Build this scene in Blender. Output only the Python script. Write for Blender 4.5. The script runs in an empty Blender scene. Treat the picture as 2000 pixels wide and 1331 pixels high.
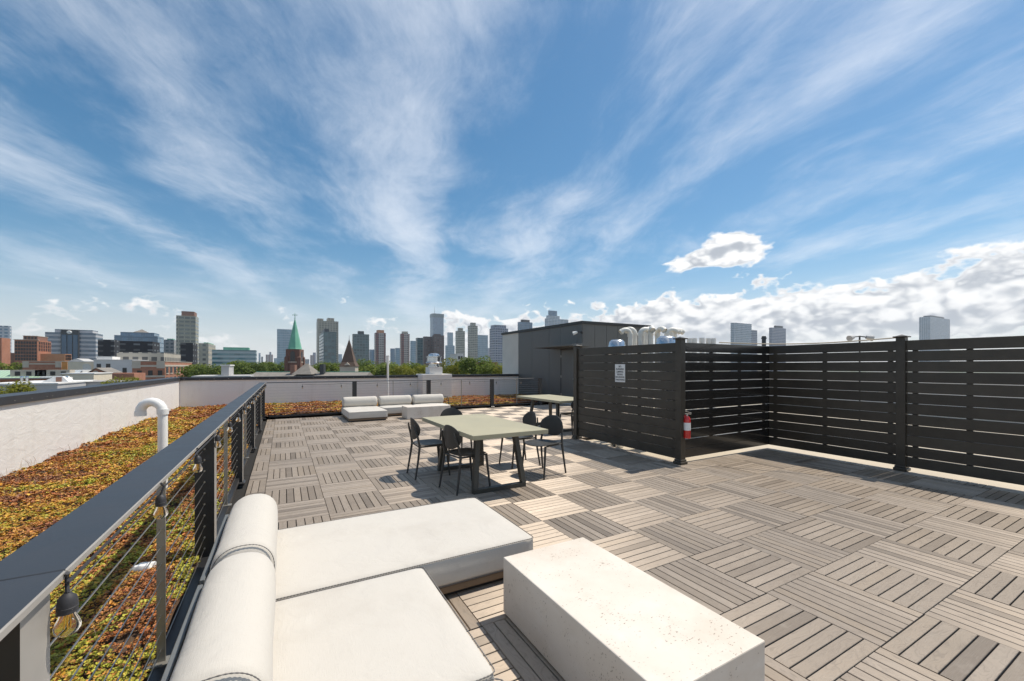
import bpy, bmesh, math, random
import numpy as np
from mathutils import Vector, Matrix
R = math.radians
rnd = random.Random(7)
scene = bpy.context.scene
col = scene.collection

# ------------------------------------------------------------------ camera, sky, sun, exposure
T = 0.6096                                   # one deck tile
CAM = (-2.856, -2.824, 1.532)
YAW = R(29.03)
F, CX, HY = 806.0, 1000.0, 715.8             # focal length and horizon of the photograph in its own pixels
SY, CY = math.sin(YAW), math.cos(YAW)
cd = bpy.data.cameras.new('camera'); cam = bpy.data.objects.new('camera', cd); col.objects.link(cam)
cam.location = CAM; cam.rotation_euler = (R(90), 0, -YAW)
cd.sensor_width = 36; cd.lens = F/2000*36; cd.shift_y = (HY-665.5)/2000
cd.clip_start = 0.02; cd.clip_end = 40000
scene.camera = cam
HAZE = .00011
SUN_EL, SUN_AZ = R(62), R(90)                # azimuth clockwise from +Y: the sun stands over +X
SUN = Vector((math.sin(SUN_AZ)*math.cos(SUN_EL), math.cos(SUN_AZ)*math.cos(SUN_EL), math.sin(SUN_EL)))
sd = bpy.data.lights.new('sun', 'SUN'); sun = bpy.data.objects.new('sun', sd); col.objects.link(sun)
sd.energy = 4.2; sd.angle = R(0.53); sd.color = (1.0, 0.92, 0.80)
sun.rotation_euler = (-SUN).to_track_quat('-Z', 'Y').to_euler(); sun.location = (20, 0, 40)
scene.view_settings.view_transform = 'Standard'; scene.view_settings.look = 'None'
scene.view_settings.exposure = 0.21; scene.view_settings.gamma = 1.0
scene.render.engine = 'CYCLES'
scene.cycles.max_bounces = 8; scene.cycles.use_denoising = True

class NG:
    """tiny expression writer for node trees"""
    def __init__(s, nt): s.nt = nt
    def n(s, t, **kw):
        nd = s.nt.nodes.new(t)
        for k, v in kw.items(): setattr(nd, k, v)
        return nd
    def put(s, sock, v):
        if hasattr(v, 'is_output') or isinstance(v, bpy.types.NodeSocket): s.nt.links.new(v, sock)
        else: sock.default_value = v
    def m(s, op, a, b=0.0, c=None, clamp=False):
        nd = s.n('ShaderNodeMath', operation=op, use_clamp=clamp)
        s.put(nd.inputs[0], a); s.put(nd.inputs[1], b)
        if c is not None: s.put(nd.inputs[2], c)
        return nd.outputs[0]
    def add(s, a, b): return s.m('ADD', a, b)
    def sub(s, a, b): return s.m('SUBTRACT', a, b)
    def mul(s, a, b): return s.m('MULTIPLY', a, b)
    def div(s, a, b): return s.m('DIVIDE', a, b)
    def ss(s, x, lo, hi, o0=0.0, o1=1.0):
        nd = s.n('ShaderNodeMapRange', interpolation_type='SMOOTHSTEP')
        s.put(nd.inputs[0], x); s.put(nd.inputs[1], lo); s.put(nd.inputs[2], hi); s.put(nd.inputs[3], o0); s.put(nd.inputs[4], o1)
        return nd.outputs[0]
    def lin(s, x, lo, hi, o0=0.0, o1=1.0):
        nd = s.n('ShaderNodeMapRange')
        s.put(nd.inputs[0], x); s.put(nd.inputs[1], lo); s.put(nd.inputs[2], hi); s.put(nd.inputs[3], o0); s.put(nd.inputs[4], o1)
        return nd.outputs[0]
    def xyz(s, v):
        nd = s.n('ShaderNodeSeparateXYZ'); s.put(nd.inputs[0], v); return nd.outputs
    def vec(s, x, y, z):
        nd = s.n('ShaderNodeCombineXYZ'); s.put(nd.inputs[0], x); s.put(nd.inputs[1], y); s.put(nd.inputs[2], z); return nd.outputs[0]
    def vm(s, op, a, b):
        nd = s.n('ShaderNodeVectorMath', operation=op); s.put(nd.inputs[0], a); s.put(nd.inputs[1], b); return nd.outputs[0]
    def noise(s, v, scale, detail=4, rough=0.5, dist=0.0, dims='3D'):
        nd = s.n('ShaderNodeTexNoise', noise_dimensions=dims)
        s.put(nd.inputs['Vector'], v); nd.inputs['Scale'].default_value = scale; nd.inputs['Detail'].default_value = detail
        nd.inputs['Roughness'].default_value = rough; nd.inputs['Distortion'].default_value = dist
        return nd.outputs[0]
    def white(s, v):
        nd = s.n('ShaderNodeTexWhiteNoise', noise_dimensions='3D'); s.put(nd.inputs['Vector'], v); return nd.outputs[0]
    def mix(s, f, a, b):
        nd = s.n('ShaderNodeMix', data_type='RGBA')
        s.put(nd.inputs[0], f)
        for i, v in ((6, a), (7, b)):
            if isinstance(v, tuple) and len(v) == 3: v = (*v, 1)
            s.put(nd.inputs[i], v)
        return nd.outputs[2]
    def coord(s, which='Object'): return s.n('ShaderNodeTexCoord').outputs[which]

def build_world():
    w = bpy.data.worlds.new('World'); scene.world = w; w.use_nodes = True; w.cycles.sampling_method = 'MANUAL'; w.cycles.sample_map_resolution = 512
    nt = w.node_tree; nt.nodes.clear(); g = NG(nt)
    sky = g.n('ShaderNodeTexSky', sky_type='NISHITA', sun_disc=False, sun_elevation=SUN_EL, sun_rotation=SUN_AZ,
              altitude=10, air_density=1.0, dust_density=0.5, ozone_density=2.5)
    d = g.vm('NORMALIZE', g.coord('Generated'), (0, 0, 0))
    x, y, z = g.xyz(d)
    zc = g.m('MAXIMUM', z, 0.012)
    az = g.m('ARCTAN2', x, y)                       # radians, clockwise from +Y
    el = g.m('ARCSINE', z)
    # --- cirrus: a thin sheet far above, combed along one wind direction
    px, py = g.div(x, g.add(zc, 0.05)), g.div(y, g.add(zc, 0.05))
    a = R(17.5); ca, sa = math.cos(a), math.sin(a)
    u = g.add(g.mul(px, sa), g.mul(py, ca)); v = g.sub(g.mul(px, ca), g.mul(py, sa))
    warp = g.noise(g.vec(g.mul(u, .5), g.mul(v, .5), 3.1), 1.0, 3, .5)
    v2 = g.add(v, g.mul(g.sub(warp, .5), .9))
    warp2 = g.noise(g.vec(g.mul(u, 1.1), g.mul(v, 1.3), 8.8), 1.0, 4, .55)
    v3 = g.add(v, g.add(g.mul(g.sub(warp, .5), .55), g.mul(g.sub(warp2, .5), .5)))
    broad = g.noise(g.vec(g.mul(u, .55), g.mul(v2, .85), 11.7), 1.0, 4, .55)
    mid = g.noise(g.vec(g.mul(u, 1.25), g.mul(v2, 3.0), 4.2), 1.0, 7, .66, .5)
    fine = g.noise(g.vec(g.mul(u, 4.5), g.mul(v2, 9.5), 7.9), 1.0, 7, .72, .4)
    bands = 0.0
    for c0, wd, k in ((-3.6, .3, .9), (-2.65, .32, .9), (-1.70, .20, 1.0), (-.88, .24, .95), (-.10, .30, 1.7), (.72, .25, .95), (1.20, .18, .8), (1.95, .26, 1.0), (2.75, .25, .8), (3.6, .35, .9)):
        q = g.div(g.sub(v3, c0), wd); bands = g.add(bands, g.mul(g.m('EXPONENT', g.mul(g.mul(q, q), -1.0)), k))
    cir = g.add(g.add(g.add(g.mul(bands, .30), g.mul(broad, .85)), g.mul(mid, .78)), g.mul(fine, .40))
    patchy = g.noise(g.vec(g.mul(u, .8), g.mul(v, .9), 2.2), 1.0, 4, .55)
    cir = g.add(cir, g.mul(g.sub(patchy, .5), 1.25))
    cir = g.ss(cir, .97, 1.84)
    cir = g.mul(cir, g.ss(el, R(2), R(14), .35, 1.0))
    cir = g.mul(cir, .64)
    # --- cumulus: a bank standing low over the right, small ones elsewhere, one lone cloud above the bank
    p3 = g.vec(g.mul(az, 1.0), g.mul(el, 1.55), 0.0)
    def puffs(pv, det=8, k2=.34):
        bil = g.m('ABSOLUTE', g.sub(g.noise(pv, 17.0, 2, .5), .5)); bil2 = g.m('ABSOLUTE', g.sub(g.noise(g.vm('ADD', pv, (3.3, 1.7, 0)), 38.0, 2, .5), .5))
        return g.sub(g.add(g.noise(pv, 10.0, det, .53), .15), g.add(g.mul(bil, 1.0), g.mul(bil2, k2)))
    f1 = puffs(p3); f2 = puffs(g.vm('ADD', p3, (0.008, 0.022, 0)), 3, .15); f3 = puffs(p3, 3, .15)
    big = g.noise(g.vec(az, 0.0, 5.0), 2.2, 2, .5); mot = g.noise(g.vec(az, g.mul(el, 2.5), 9.0), 5.0, 3, .5)
    def env(ff):
        top = g.add(R(6.9), g.mul(g.ss(az, R(36), R(58)), R(2.6)))
        bank = g.mul(g.ss(az, R(33), R(40)), g.ss(az, R(150), R(120)))
        small = g.mul(g.ss(az, R(15), R(25)), .62)
        other = g.mul(g.ss(big, .50, .70), .22)
        cover = g.m('MAXIMUM', g.m('MAXIMUM', bank, small), other)
        e_up = g.div(g.sub(top, el), R(4.2)); e_dn = g.div(g.sub(el, R(2.4)), R(2.2))
        e = g.m('MINIMUM', g.m('MINIMUM', e_up, e_dn), .62)
        e = g.sub(g.m('MINIMUM', e, g.sub(cover, .38)), g.mul(g.sub(mot, .45), .9))
        def puff(a0, e0, wa, we):
            q1 = g.div(g.sub(az, R(a0)), R(wa)); q2 = g.div(g.sub(el, R(e0)), R(we))
            return g.mul(g.sub(1.0, g.m('SQRT', g.add(g.mul(q1, q1), g.mul(q2, q2)))), 1.1)
        lone = g.m('MAXIMUM', puff(57.4, 14.2, 3.7, 2.3), puff(54.2, 13.1, 4.1, 1.45))
        lone = g.m('MINIMUM', lone, g.mul(g.sub(el, R(12.0)), 40.0))
        return g.m('MAXIMUM', g.add(g.add(e, .10), g.mul(g.sub(ff, .5), 2.2)), g.add(lone, g.mul(g.sub(ff, .5), 1.5)))
    D1 = env(f1)
    cum = g.ss(D1, .04, .30)
    lit = g.ss(g.mul(g.sub(f3, f2), 2.2), -.34, .34)
    lit = g.m('MAXIMUM', lit, g.ss(D1, .50, .10))
    ccol = g.mix(lit, (3.7, 3.95, 4.35), (8.6, 8.5, 8.35))
    cum = g.mul(cum, g.ss(el, R(.5), R(5), .25, .96))
    # --- air near the horizon is pale
    hs = g.n('ShaderNodeHueSaturation'); hs.inputs['Hue'].default_value = .488; hs.inputs['Saturation'].default_value = 1.30; hs.inputs['Value'].default_value = .84; g.put(hs.inputs['Color'], sky.outputs[0])
    hz = g.ss(el, R(17), R(-1))
    base = g.mix(g.mul(g.mul(hz, hz), .90), hs.outputs[0], (6.7, 6.9, 7.05))
    c1 = g.mix(cir, base, (7.4, 7.7, 8.2))
    c2 = g.mix(cum, c1, ccol)
    bg = g.n('ShaderNodeBackground'); g.put(bg.inputs[0], c2); bg.inputs[1].default_value = 0.118
    out = g.n('ShaderNodeOutputWorld'); nt.links.new(bg.outputs[0], out.inputs[0])
build_world()

# ------------------------------------------------------------------ where a pixel column of the photograph lies at a given distance
def px_x(px, dy):                                  # world X on the line Y = CAM.y + dy
    return CAM[0] + dy*math.tan(YAW + math.atan((px-CX)/F))
def px_y(px, X):                                   # world Y on the line X
    return CAM[1] + (X-CAM[0])/math.tan(YAW + math.atan((px-CX)/F))
def depth(X, Y): return (X-CAM[0])*SY + (Y-CAM[1])*CY
def px_z(py, X, Y): return CAM[2] + (HY-py)*depth(X, Y)/F

# ------------------------------------------------------------------ mesh helpers
class MB:
    def __init__(s): s.v = []; s.f = []; s.mi = []
    def add(s, vs, fs, mi=0):
        o = len(s.v); s.v += [tuple(p) for p in vs]
        for f in fs: s.f.append([i+o for i in f]); s.mi.append(mi)
        return s
    def box(s, x0, x1, y0, y1, z0, z1, mi=0):
        return s.add([(x0,y0,z0),(x1,y0,z0),(x1,y1,z0),(x0,y1,z0),(x0,y0,z1),(x1,y0,z1),(x1,y1,z1),(x0,y1,z1)],
                     [(3,2,1,0),(4,5,6,7),(0,1,5,4),(1,2,6,5),(2,3,7,6),(3,0,4,7)], mi)
    def bbox(s, x0, x1, y0, y1, z0, z1, b=.01, seg=2, mi=0):
        bm = bmesh.new(); bmesh.ops.create_cube(bm, size=1)
        for v in bm.verts: v.co = Vector((x0+(v.co.x+.5)*(x1-x0), y0+(v.co.y+.5)*(y1-y0), z0+(v.co.z+.5)*(z1-z0)))
        bmesh.ops.bevel(bm, geom=bm.edges[:], offset=b, segments=seg, profile=.5, affect='EDGES')
        bm.verts.index_update()
        s.add([v.co[:] for v in bm.verts], [[v.index for v in f.verts] for f in bm.faces], mi); bm.free(); return s
    def prism(s, poly, axis, a, b, mi=0):
        """poly: 2D outline (counter-clockwise), extruded along axis from a to b"""
        def P(q, t):
            return {'x': (t, q[0], q[1]), 'y': (q[0], t, q[1]), 'z': (q[0], q[1], t)}[axis]
        n = len(poly); vs = [P(q, a) for q in poly]+[P(q, b) for q in poly]
        fs = [tuple(range(n-1, -1, -1)), tuple(range(n, 2*n))]+[(i, (i+1) % n, n+(i+1) % n, n+i) for i in range(n)]
        return s.add(vs, fs, mi)
    def cyl(s, p0, p1, r0, r1=None, n=12, mi=0, cap=True):
        r1 = r0 if r1 is None else r1
        p0, p1 = Vector(p0), Vector(p1); d = (p1-p0).normalized()
        a = d.orthogonal().normalized(); b = d.cross(a)
        vs = []
        for p, r in ((p0, r0), (p1, r1)):
            for i in range(n):
                t = 2*math.pi*i/n; vs.append(p+a*math.cos(t)*r+b*math.sin(t)*r)
        fs = [(i, (i+1) % n, n+(i+1) % n, n+i) for i in range(n)]
        if cap: fs += [tuple(range(n-1, -1, -1)), tuple(range(n, 2*n))]
        return s.add(vs, fs, mi)
    def tube(s, pts, r, n=8, mi=0, cap=True):
        pts = [Vector(p) for p in pts]; rr = r if isinstance(r, (list, tuple)) else [r]*len(pts)
        t0 = (pts[1]-pts[0]).normalized(); a = t0.orthogonal().normalized(); vs = []
        for i, p in enumerate(pts):
            t = (pts[min(i+1, len(pts)-1)]-pts[max(i-1, 0)]).normalized()
            a = (a-t*a.dot(t)).normalized(); b = t.cross(a)
            for k in range(n):
                q = 2*math.pi*k/n; vs.append(p+(a*math.cos(q)+b*math.sin(q))*rr[i])
        fs = [(i*n+k, i*n+(k+1) % n, (i+1)*n+(k+1) % n, (i+1)*n+k) for i in range(len(pts)-1) for k in range(n)]
        if cap: fs += [tuple(range(n-1, -1, -1)), tuple(range(len(vs)-n, len(vs)))]
        return s.add(vs, fs, mi)
    def lathe(s, prof, n=16, c=(0, 0, 0), mi=0):
        """prof: list of (radius, z), turned about the vertical through c"""
        vs = []
        for r, z in prof:
            for k in range(n):
                q = 2*math.pi*k/n; vs.append((c[0]+r*math.cos(q), c[1]+r*math.sin(q), c[2]+z))
        m = len(prof)
        fs = [(i*n+k, i*n+(k+1) % n, (i+1)*n+(k+1) % n, (i+1)*n+k) for i in range(m-1) for k in range(n)]
        fs += [tuple(range(n-1, -1, -1)), tuple(range((m-1)*n, m*n))]
        return s.add(vs, fs, mi)
    def mesh(s, name, mats, smooth=False):
        me = bpy.data.meshes.new(name); me.from_pydata(s.v, [], s.f)
        for m in (mats if isinstance(mats, (list, tuple)) else [mats]): me.materials.append(m)
        if any(s.mi): me.polygons.foreach_set('material_index', s.mi)
        if smooth:
            me.polygons.foreach_set('use_smooth', [True]*len(me.polygons))
            try: me.set_sharp_from_angle(angle=R(40))
            except Exception: pass
        me.update(); return me
    def build(s, name, mats, parent=None, smooth=False, loc=(0, 0, 0)):
        return link(name, s.mesh(name, mats, smooth), parent, loc)
def link(name, me, parent=None, loc=(0, 0, 0), rz=0.0):
    o = bpy.data.objects.new(name, me); col.objects.link(o); o.parent = parent; o.location = loc; o.rotation_euler = (0, 0, rz)
    return o
def thing(name, label, cat, loc=(0, 0, 0), rz=0.0, group=None):
    o = link(name, None, None, loc, rz); o['label'] = label; o['category'] = cat
    if group: o['group'] = group
    o.empty_display_size = .1
    return o
def tag(o, label, cat, group=None):
    o['label'] = label; o['category'] = cat
    if group: o['group'] = group
    return o
def structure(o): o['kind'] = 'structure'; return o
def copy_tree(o, parent=None):
    c = o.copy(); col.objects.link(c); c.parent = parent
    for ch in list(o.children): copy_tree(ch, c)
    return c

# ------------------------------------------------------------------ materials
def newmat(name):
    m = bpy.data.materials.new(name); m.use_nodes = True; nt = m.node_tree; nt.nodes.clear()
    g = NG(nt); b = g.n('ShaderNodeBsdfPrincipled'); o = g.n('ShaderNodeOutputMaterial'); nt.links.new(b.outputs[0], o.inputs[0])
    return m, g, b
def bump(g, b, h, strength=.3, dist=.01):
    n = g.n('ShaderNodeBump'); n.inputs['Strength'].default_value = strength; n.inputs['Distance'].default_value = dist
    g.put(n.inputs['Height'], h); g.nt.links.new(n.outputs[0], b.inputs['Normal'])
def paint(name, c, rough=.5, var=.12, scale=3.0, metal=0.0, bmp=0.0, bscale=60.0, spec=.5, coat=0.0, each=0.0):
    """plain surface with uneven tone and a little relief"""
    m, g, b = newmat(name); v = g.coord('Object')
    n1 = g.noise(v, scale, 6, .6)
    k = g.lin(n1, .25, .75, 1-var, 1+var)
    if each: k = g.mul(k, g.lin(g.n('ShaderNodeObjectInfo').outputs['Random'], 0, 1, 1-each, 1+each))
    mx = g.n('ShaderNodeMix', data_type='RGBA', blend_type='MULTIPLY'); mx.inputs[0].default_value = 1
    mx.inputs[6].default_value = (*c, 1); g.put(mx.inputs[7], g.vec(k, k, k))
    g.put(b.inputs['Base Color'], mx.outputs[2]); b.inputs['Metallic'].default_value = metal
    g.put(b.inputs['Roughness'], g.lin(n1, .2, .8, rough*.85, min(1, rough*1.15)))
    b.inputs['Specular IOR Level'].default_value = spec; b.inputs['Coat Weight'].default_value = coat
    if bmp: bump(g, b, g.noise(v, bscale, 4, .6), bmp, .004)
    return m
M = {}
M['black'] = paint('black_powder_coat', (.022, .022, .023), .42, .2, 5, bmp=.05)
M['rail'] = paint('dark_grey_rail', (.030, .033, .039), .45, .22, 6, bmp=.08, bscale=220)
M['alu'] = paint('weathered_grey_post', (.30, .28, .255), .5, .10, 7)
M['steel'] = paint('stainless_steel', (.55, .54, .52), .32, .08, 9, metal=1.0)
M['barsteel'] = paint('brushed_bar', (.33, .31, .27), .42, .1, 9, metal=.6)
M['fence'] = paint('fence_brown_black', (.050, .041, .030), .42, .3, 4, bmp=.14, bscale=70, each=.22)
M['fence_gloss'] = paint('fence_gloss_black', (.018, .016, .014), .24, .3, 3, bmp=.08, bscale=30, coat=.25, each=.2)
M['chair'] = paint('chair_charcoal', (.040, .039, .036), .5, .1, 8)
M['tabletop'] = paint('sage_concrete', (.375, .345, .235), .62, .10, 2.2, bmp=.05, bscale=120)
M['tableleg'] = paint('olive_metal', (.045, .043, .034), .45, .12, 6)
M['panel'] = paint('bulkhead_metal_panel', (.105, .107, .104), .42, .10, 1.2)
M['panel_dark'] = paint('bulkhead_trim', (.030, .030, .030), .5, .1, 2)
M['stucco'] = paint('light_stucco', (.62, .59, .54), .8, .06, 1.5, bmp=.1, bscale=90)
M['pvc'] = paint('white_pvc', (.78, .77, .74), .35, .05, 6)
M['pvc_old'] = paint('cream_pvc', (.76, .73, .66), .45, .12, 5)
M['galv'] = paint('galvanised_metal', (.62, .63, .64), .26, .12, 7, metal=1.0)
M['red'] = paint('extinguisher_red', (.55, .018, .016), .25, .06, 10, coat=.5)
M['white'] = paint('white_print', (.78, .77, .75), .5, .04, 10)
M['ink'] = paint('dark_ink', (.03, .03, .035), .6, .05, 10)
M['brass'] = paint('filament_amber', (.75, .42, .06), .35, .05, 10, metal=.6)
M['roof_beige'] = paint('beige_roof', (.50, .43, .33), .85, .16, .9, bmp=.1)
M['under'] = paint('deck_underlay', (.018, .016, .014), .9, .2, 3)
M['wood_base'] = paint('sofa_wood_base', (.17, .115, .07), .55, .2, 6, bmp=.1)
M['frame_grey'] = paint('sofa_frame_grey', (.14, .15, .155), .4, .1, 6)
M['stitch'] = paint('grey_stitching', (.17, .16, .15), .8, .45, 160)
M['soil'] = paint('sedum_substrate', (.085, .048, .026), .95, .35, 9, bmp=.6, bscale=60)
M['bark'] = paint('bark', (.10, .075, .05), .9, .3, 3, bmp=.4, bscale=12)

def membrane():
    m, g, b = newmat('white_roof_membrane'); v = g.coord('Object')
    x, y, z = g.xyz(v)
    big = g.noise(v, .9, 5, .6); w = g.noise(g.vm('MULTIPLY', v, (1, 1, 2.4)), 2.6, 5, .55, .8); f = g.noise(v, 38, 4, .6)
    stain = g.ss(g.noise(g.vm('MULTIPLY', v, (2.2, 2.2, .5)), 1.6, 6, .65), .50, .78)
    c = g.mix(g.mul(stain, .5), (.76, .735, .70), (.60, .565, .52))
    g.put(b.inputs['Base Color'], c); b.inputs['Roughness'].default_value = .62
    seam = g.m('ABSOLUTE', g.sub(g.m('FRACT', g.div(g.add(x, y), 1.52)), .5))
    hgt = g.add(g.add(g.mul(w, 1.0), g.mul(f, .10)), g.mul(g.ss(seam, .03, .012), .18))
    bump(g, b, hgt, .28, .04); return m
M['membrane'] = membrane()

def wood():
    m, g, b = newmat('weathered_ipe'); oi = g.n('ShaderNodeObjectInfo'); geo = g.n('ShaderNodeNewGeometry')
    isl = geo.outputs['Random Per Island']
    r = g.m('FRACT', g.add(g.mul(oi.outputs['Random'], 17.31), g.mul(isl, 5.77)))
    r2 = g.m('FRACT', g.add(g.mul(oi.outputs['Random'], 91.7), g.mul(isl, 23.9)))
    v = g.vm('ADD', g.coord('Object'), g.vec(g.mul(r, 31.0), g.mul(r2, 17.0), 0.0))
    vs = g.vm('MULTIPLY', v, (1.0, 14.0, 3.0))
    warp = g.noise(g.vm('MULTIPLY', v, (1.0, 2.5, 1)), 3.0, 3, .5)
    grain = g.noise(g.vm('ADD', vs, g.vec(0.0, g.mul(warp, 5.0), 0.0)), 5.5, 6, .68)
    fib = g.noise(g.vm('MULTIPLY', v, (3.0, 130.0, 20.0)), 3.0, 3, .6)
    blot = g.noise(v, 6.0, 4, .6)
    c = g.mix(r, (.325, .257, .193), (.435, .352, .273))
    c = g.mix(g.ss(r2, .80, 1.0), c, (.205, .158, .116))
    c = g.mix(g.mul(g.ss(r2, .22, .0), .6), c, (.37, .285, .200))
    c = g.mix(g.mul(g.ss(grain, .44, .72), .62), c, (.17, .130, .098))
    c = g.mix(g.mul(g.ss(fib, .45, .75), .30), c, (.44, .38, .315))
    c = g.mix(g.mul(g.ss(blot, .52, .74), .35), c, (.40, .34, .275))
    wp = geo.outputs['Position']; st = g.noise(wp, .55, 6, .62); st2 = g.noise(wp, 3.2, 5, .65)
    c = g.mix(g.mul(g.ss(st, .48, .72), .34), c, (.19, .150, .115))
    c = g.mix(g.mul(g.ss(st2, .60, .78), .45), c, (.17, .135, .105))
    g.put(b.inputs['Base Color'], c); b.inputs['Roughness'].default_value = .66; b.inputs['Specular IOR Level'].default_value = .6
    tg = g.n('ShaderNodeTangent', direction_type='UV_MAP', uv_map='grain')
    b.inputs['Anisotropic'].default_value = .5; b.inputs['Anisotropic Rotation'].default_value = .0; g.nt.links.new(tg.outputs[0], b.inputs['Tangent'])
    gl = g.n('ShaderNodeBsdfAnisotropic'); g.put(gl.inputs['Color'], g.mix(.45, c, (.60, .56, .51))); gl.inputs['Roughness'].default_value = .82; gl.inputs['Anisotropy'].default_value = .74; gl.inputs['Rotation'].default_value = .0; g.nt.links.new(tg.outputs[0], gl.inputs['Tangent'])
    ms = g.n('ShaderNodeMixShader'); ms.inputs[0].default_value = .36; o = [n for n in g.nt.nodes if n.type == 'OUTPUT_MATERIAL'][0]
    g.nt.links.new(b.outputs[0], ms.inputs[1]); g.nt.links.new(gl.outputs[0], ms.inputs[2]); g.nt.links.new(ms.outputs[0], o.inputs[0])
    bump(g, b, g.add(g.mul(fib, .5), g.mul(grain, .9)), .55, .0022); return m
M['wood'] = wood()

def fabric():
    m, g, b = newmat('white_outdoor_fabric'); v = g.coord('Object'); x, y, z = g.xyz(v)
    wv = g.mul(g.add(g.m('SINE', g.mul(g.add(x, z), 2600)), g.m('SINE', g.mul(g.add(y, g.mul(z, .8)), 2600))), .5)
    sl = g.noise(g.vm('MULTIPLY', v, (60, 6, 30)), 4, 4, .6); sl2 = g.noise(g.vm('MULTIPLY', v, (6, 60, 30)), 4, 4, .6)
    dirt = g.ss(g.noise(v, 2.3, 6, .62), .47, .75)
    c = g.mix(g.mul(dirt, .5), (.565, .53, .475), (.48, .44, .385))
    c = g.mix(g.mul(g.add(g.ss(sl, .55, .75), g.ss(sl2, .55, .75)), .14), c, (.55, .51, .46))
    g.put(b.inputs['Base Color'], c); b.inputs['Roughness'].default_value = .9; b.inputs['Specular IOR Level'].default_value = .15
    b.inputs['Sheen Weight'].default_value = .15
    bump(g, b, g.add(g.add(g.mul(sl, .4), g.mul(sl2, .4)), g.mul(g.noise(g.vm('ADD', v, g.vm('MULTIPLY', g.vec(g.noise(v, 2.0, 3, .5), g.noise(v, 2.6, 3, .5), 0.0), (.8, .8, 0))), 4, 3, .5), 4.6)), .36, .007); return m
M['fabric'] = fabric()

def travertine():
    m, g, b = newmat('travertine'); v = g.coord('Object')
    big = g.noise(v, 2.6, 5, .6); band = g.noise(g.vm('MULTIPLY', v, (1, 1, 3)), 7, 5, .6)
    pa = g.noise(g.vm('MULTIPLY', v, (1.0, 1.9, 1.4)), 55, 3, .55); zone = g.noise(v, 5.0, 4, .6)
    pit = g.ss(g.add(pa, g.mul(g.sub(zone, .5), .45)), .660, .72)
    c = g.mix(g.ss(big, .3, .7), (.70, .635, .555), (.64, .565, .48))
    c = g.mix(g.mul(g.ss(band, .5, .75), .35), c, (.74, .70, .64))
    stn = g.noise(v, 1.3, 6, .65)
    c = g.mix(g.mul(g.ss(stn, .5, .75), .35), c, (.55, .46, .36))
    c = g.mix(g.mul(pit, .8), c, (.22, .16, .11))
    g.put(b.inputs['Base Color'], c); b.inputs['Roughness'].default_value = .6
    bump(g, b, g.sub(g.mul(band, .15), pit), .5, .004); return m
M['stone'] = travertine()

def glass_clear():
    m, g, b = newmat('clear_bulb_glass'); b.inputs['Base Color'].default_value = (1, .97, .9, 1)
    b.inputs['Transmission Weight'].default_value = 1; b.inputs['Roughness'].default_value = .02; b.inputs['IOR'].default_value = 1.12
    return m
M['glass'] = glass_clear()

def attr_mat(name, attr, rough=.7, trans=.0, bmp=False):
    m, g, b = newmat(name); a = g.n('ShaderNodeAttribute', attribute_name=attr)
    g.put(b.inputs['Base Color'], a.outputs[0]); b.inputs['Roughness'].default_value = rough; b.inputs['Specular IOR Level'].default_value = .3
    return m
M['sedum'] = attr_mat('sedum_leaves', 'tint', .55)
def leafmat(name, c1, c2, c3):
    m, g, b = newmat(name); geo = g.n('ShaderNodeNewGeometry'); r = geo.outputs['Random Per Island']
    oi = g.n('ShaderNodeObjectInfo')
    c = g.mix(g.ss(r, .0, .6), c1, c2); c = g.mix(g.ss(r, .72, 1.0), c, c3)
    c = g.mix(g.mul(oi.outputs['Random'], .3), c, c1)
    g.put(b.inputs['Base Color'], c); b.inputs['Roughness'].default_value = .6; b.inputs['Specular IOR Level'].default_value = .25
    t = g.n('ShaderNodeBsdfTranslucent'); g.put(t.inputs[0], c)
    ms = g.n('ShaderNodeMixShader'); ms.inputs[0].default_value = .48
    o = [n for n in g.nt.nodes if n.type == 'OUTPUT_MATERIAL'][0]
    g.nt.links.new(b.outputs[0], ms.inputs[1]); g.nt.links.new(t.outputs[0], ms.inputs[2]); g.nt.links.new(ms.outputs[0], o.inputs[0])
    return m
M['leaf'] = leafmat('leaves_green', (.115, .16, .024), (.175, .225, .032), (.24, .275, .045))
M['leaf_dark'] = leafmat('leaves_dark_green', (.08, .125, .024), (.125, .175, .03), (.17, .21, .038))
M['leaf_yellow'] = leafmat('leaves_yellow_green', (.15, .165, .020), (.23, .235, .028), (.30, .285, .045))

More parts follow.
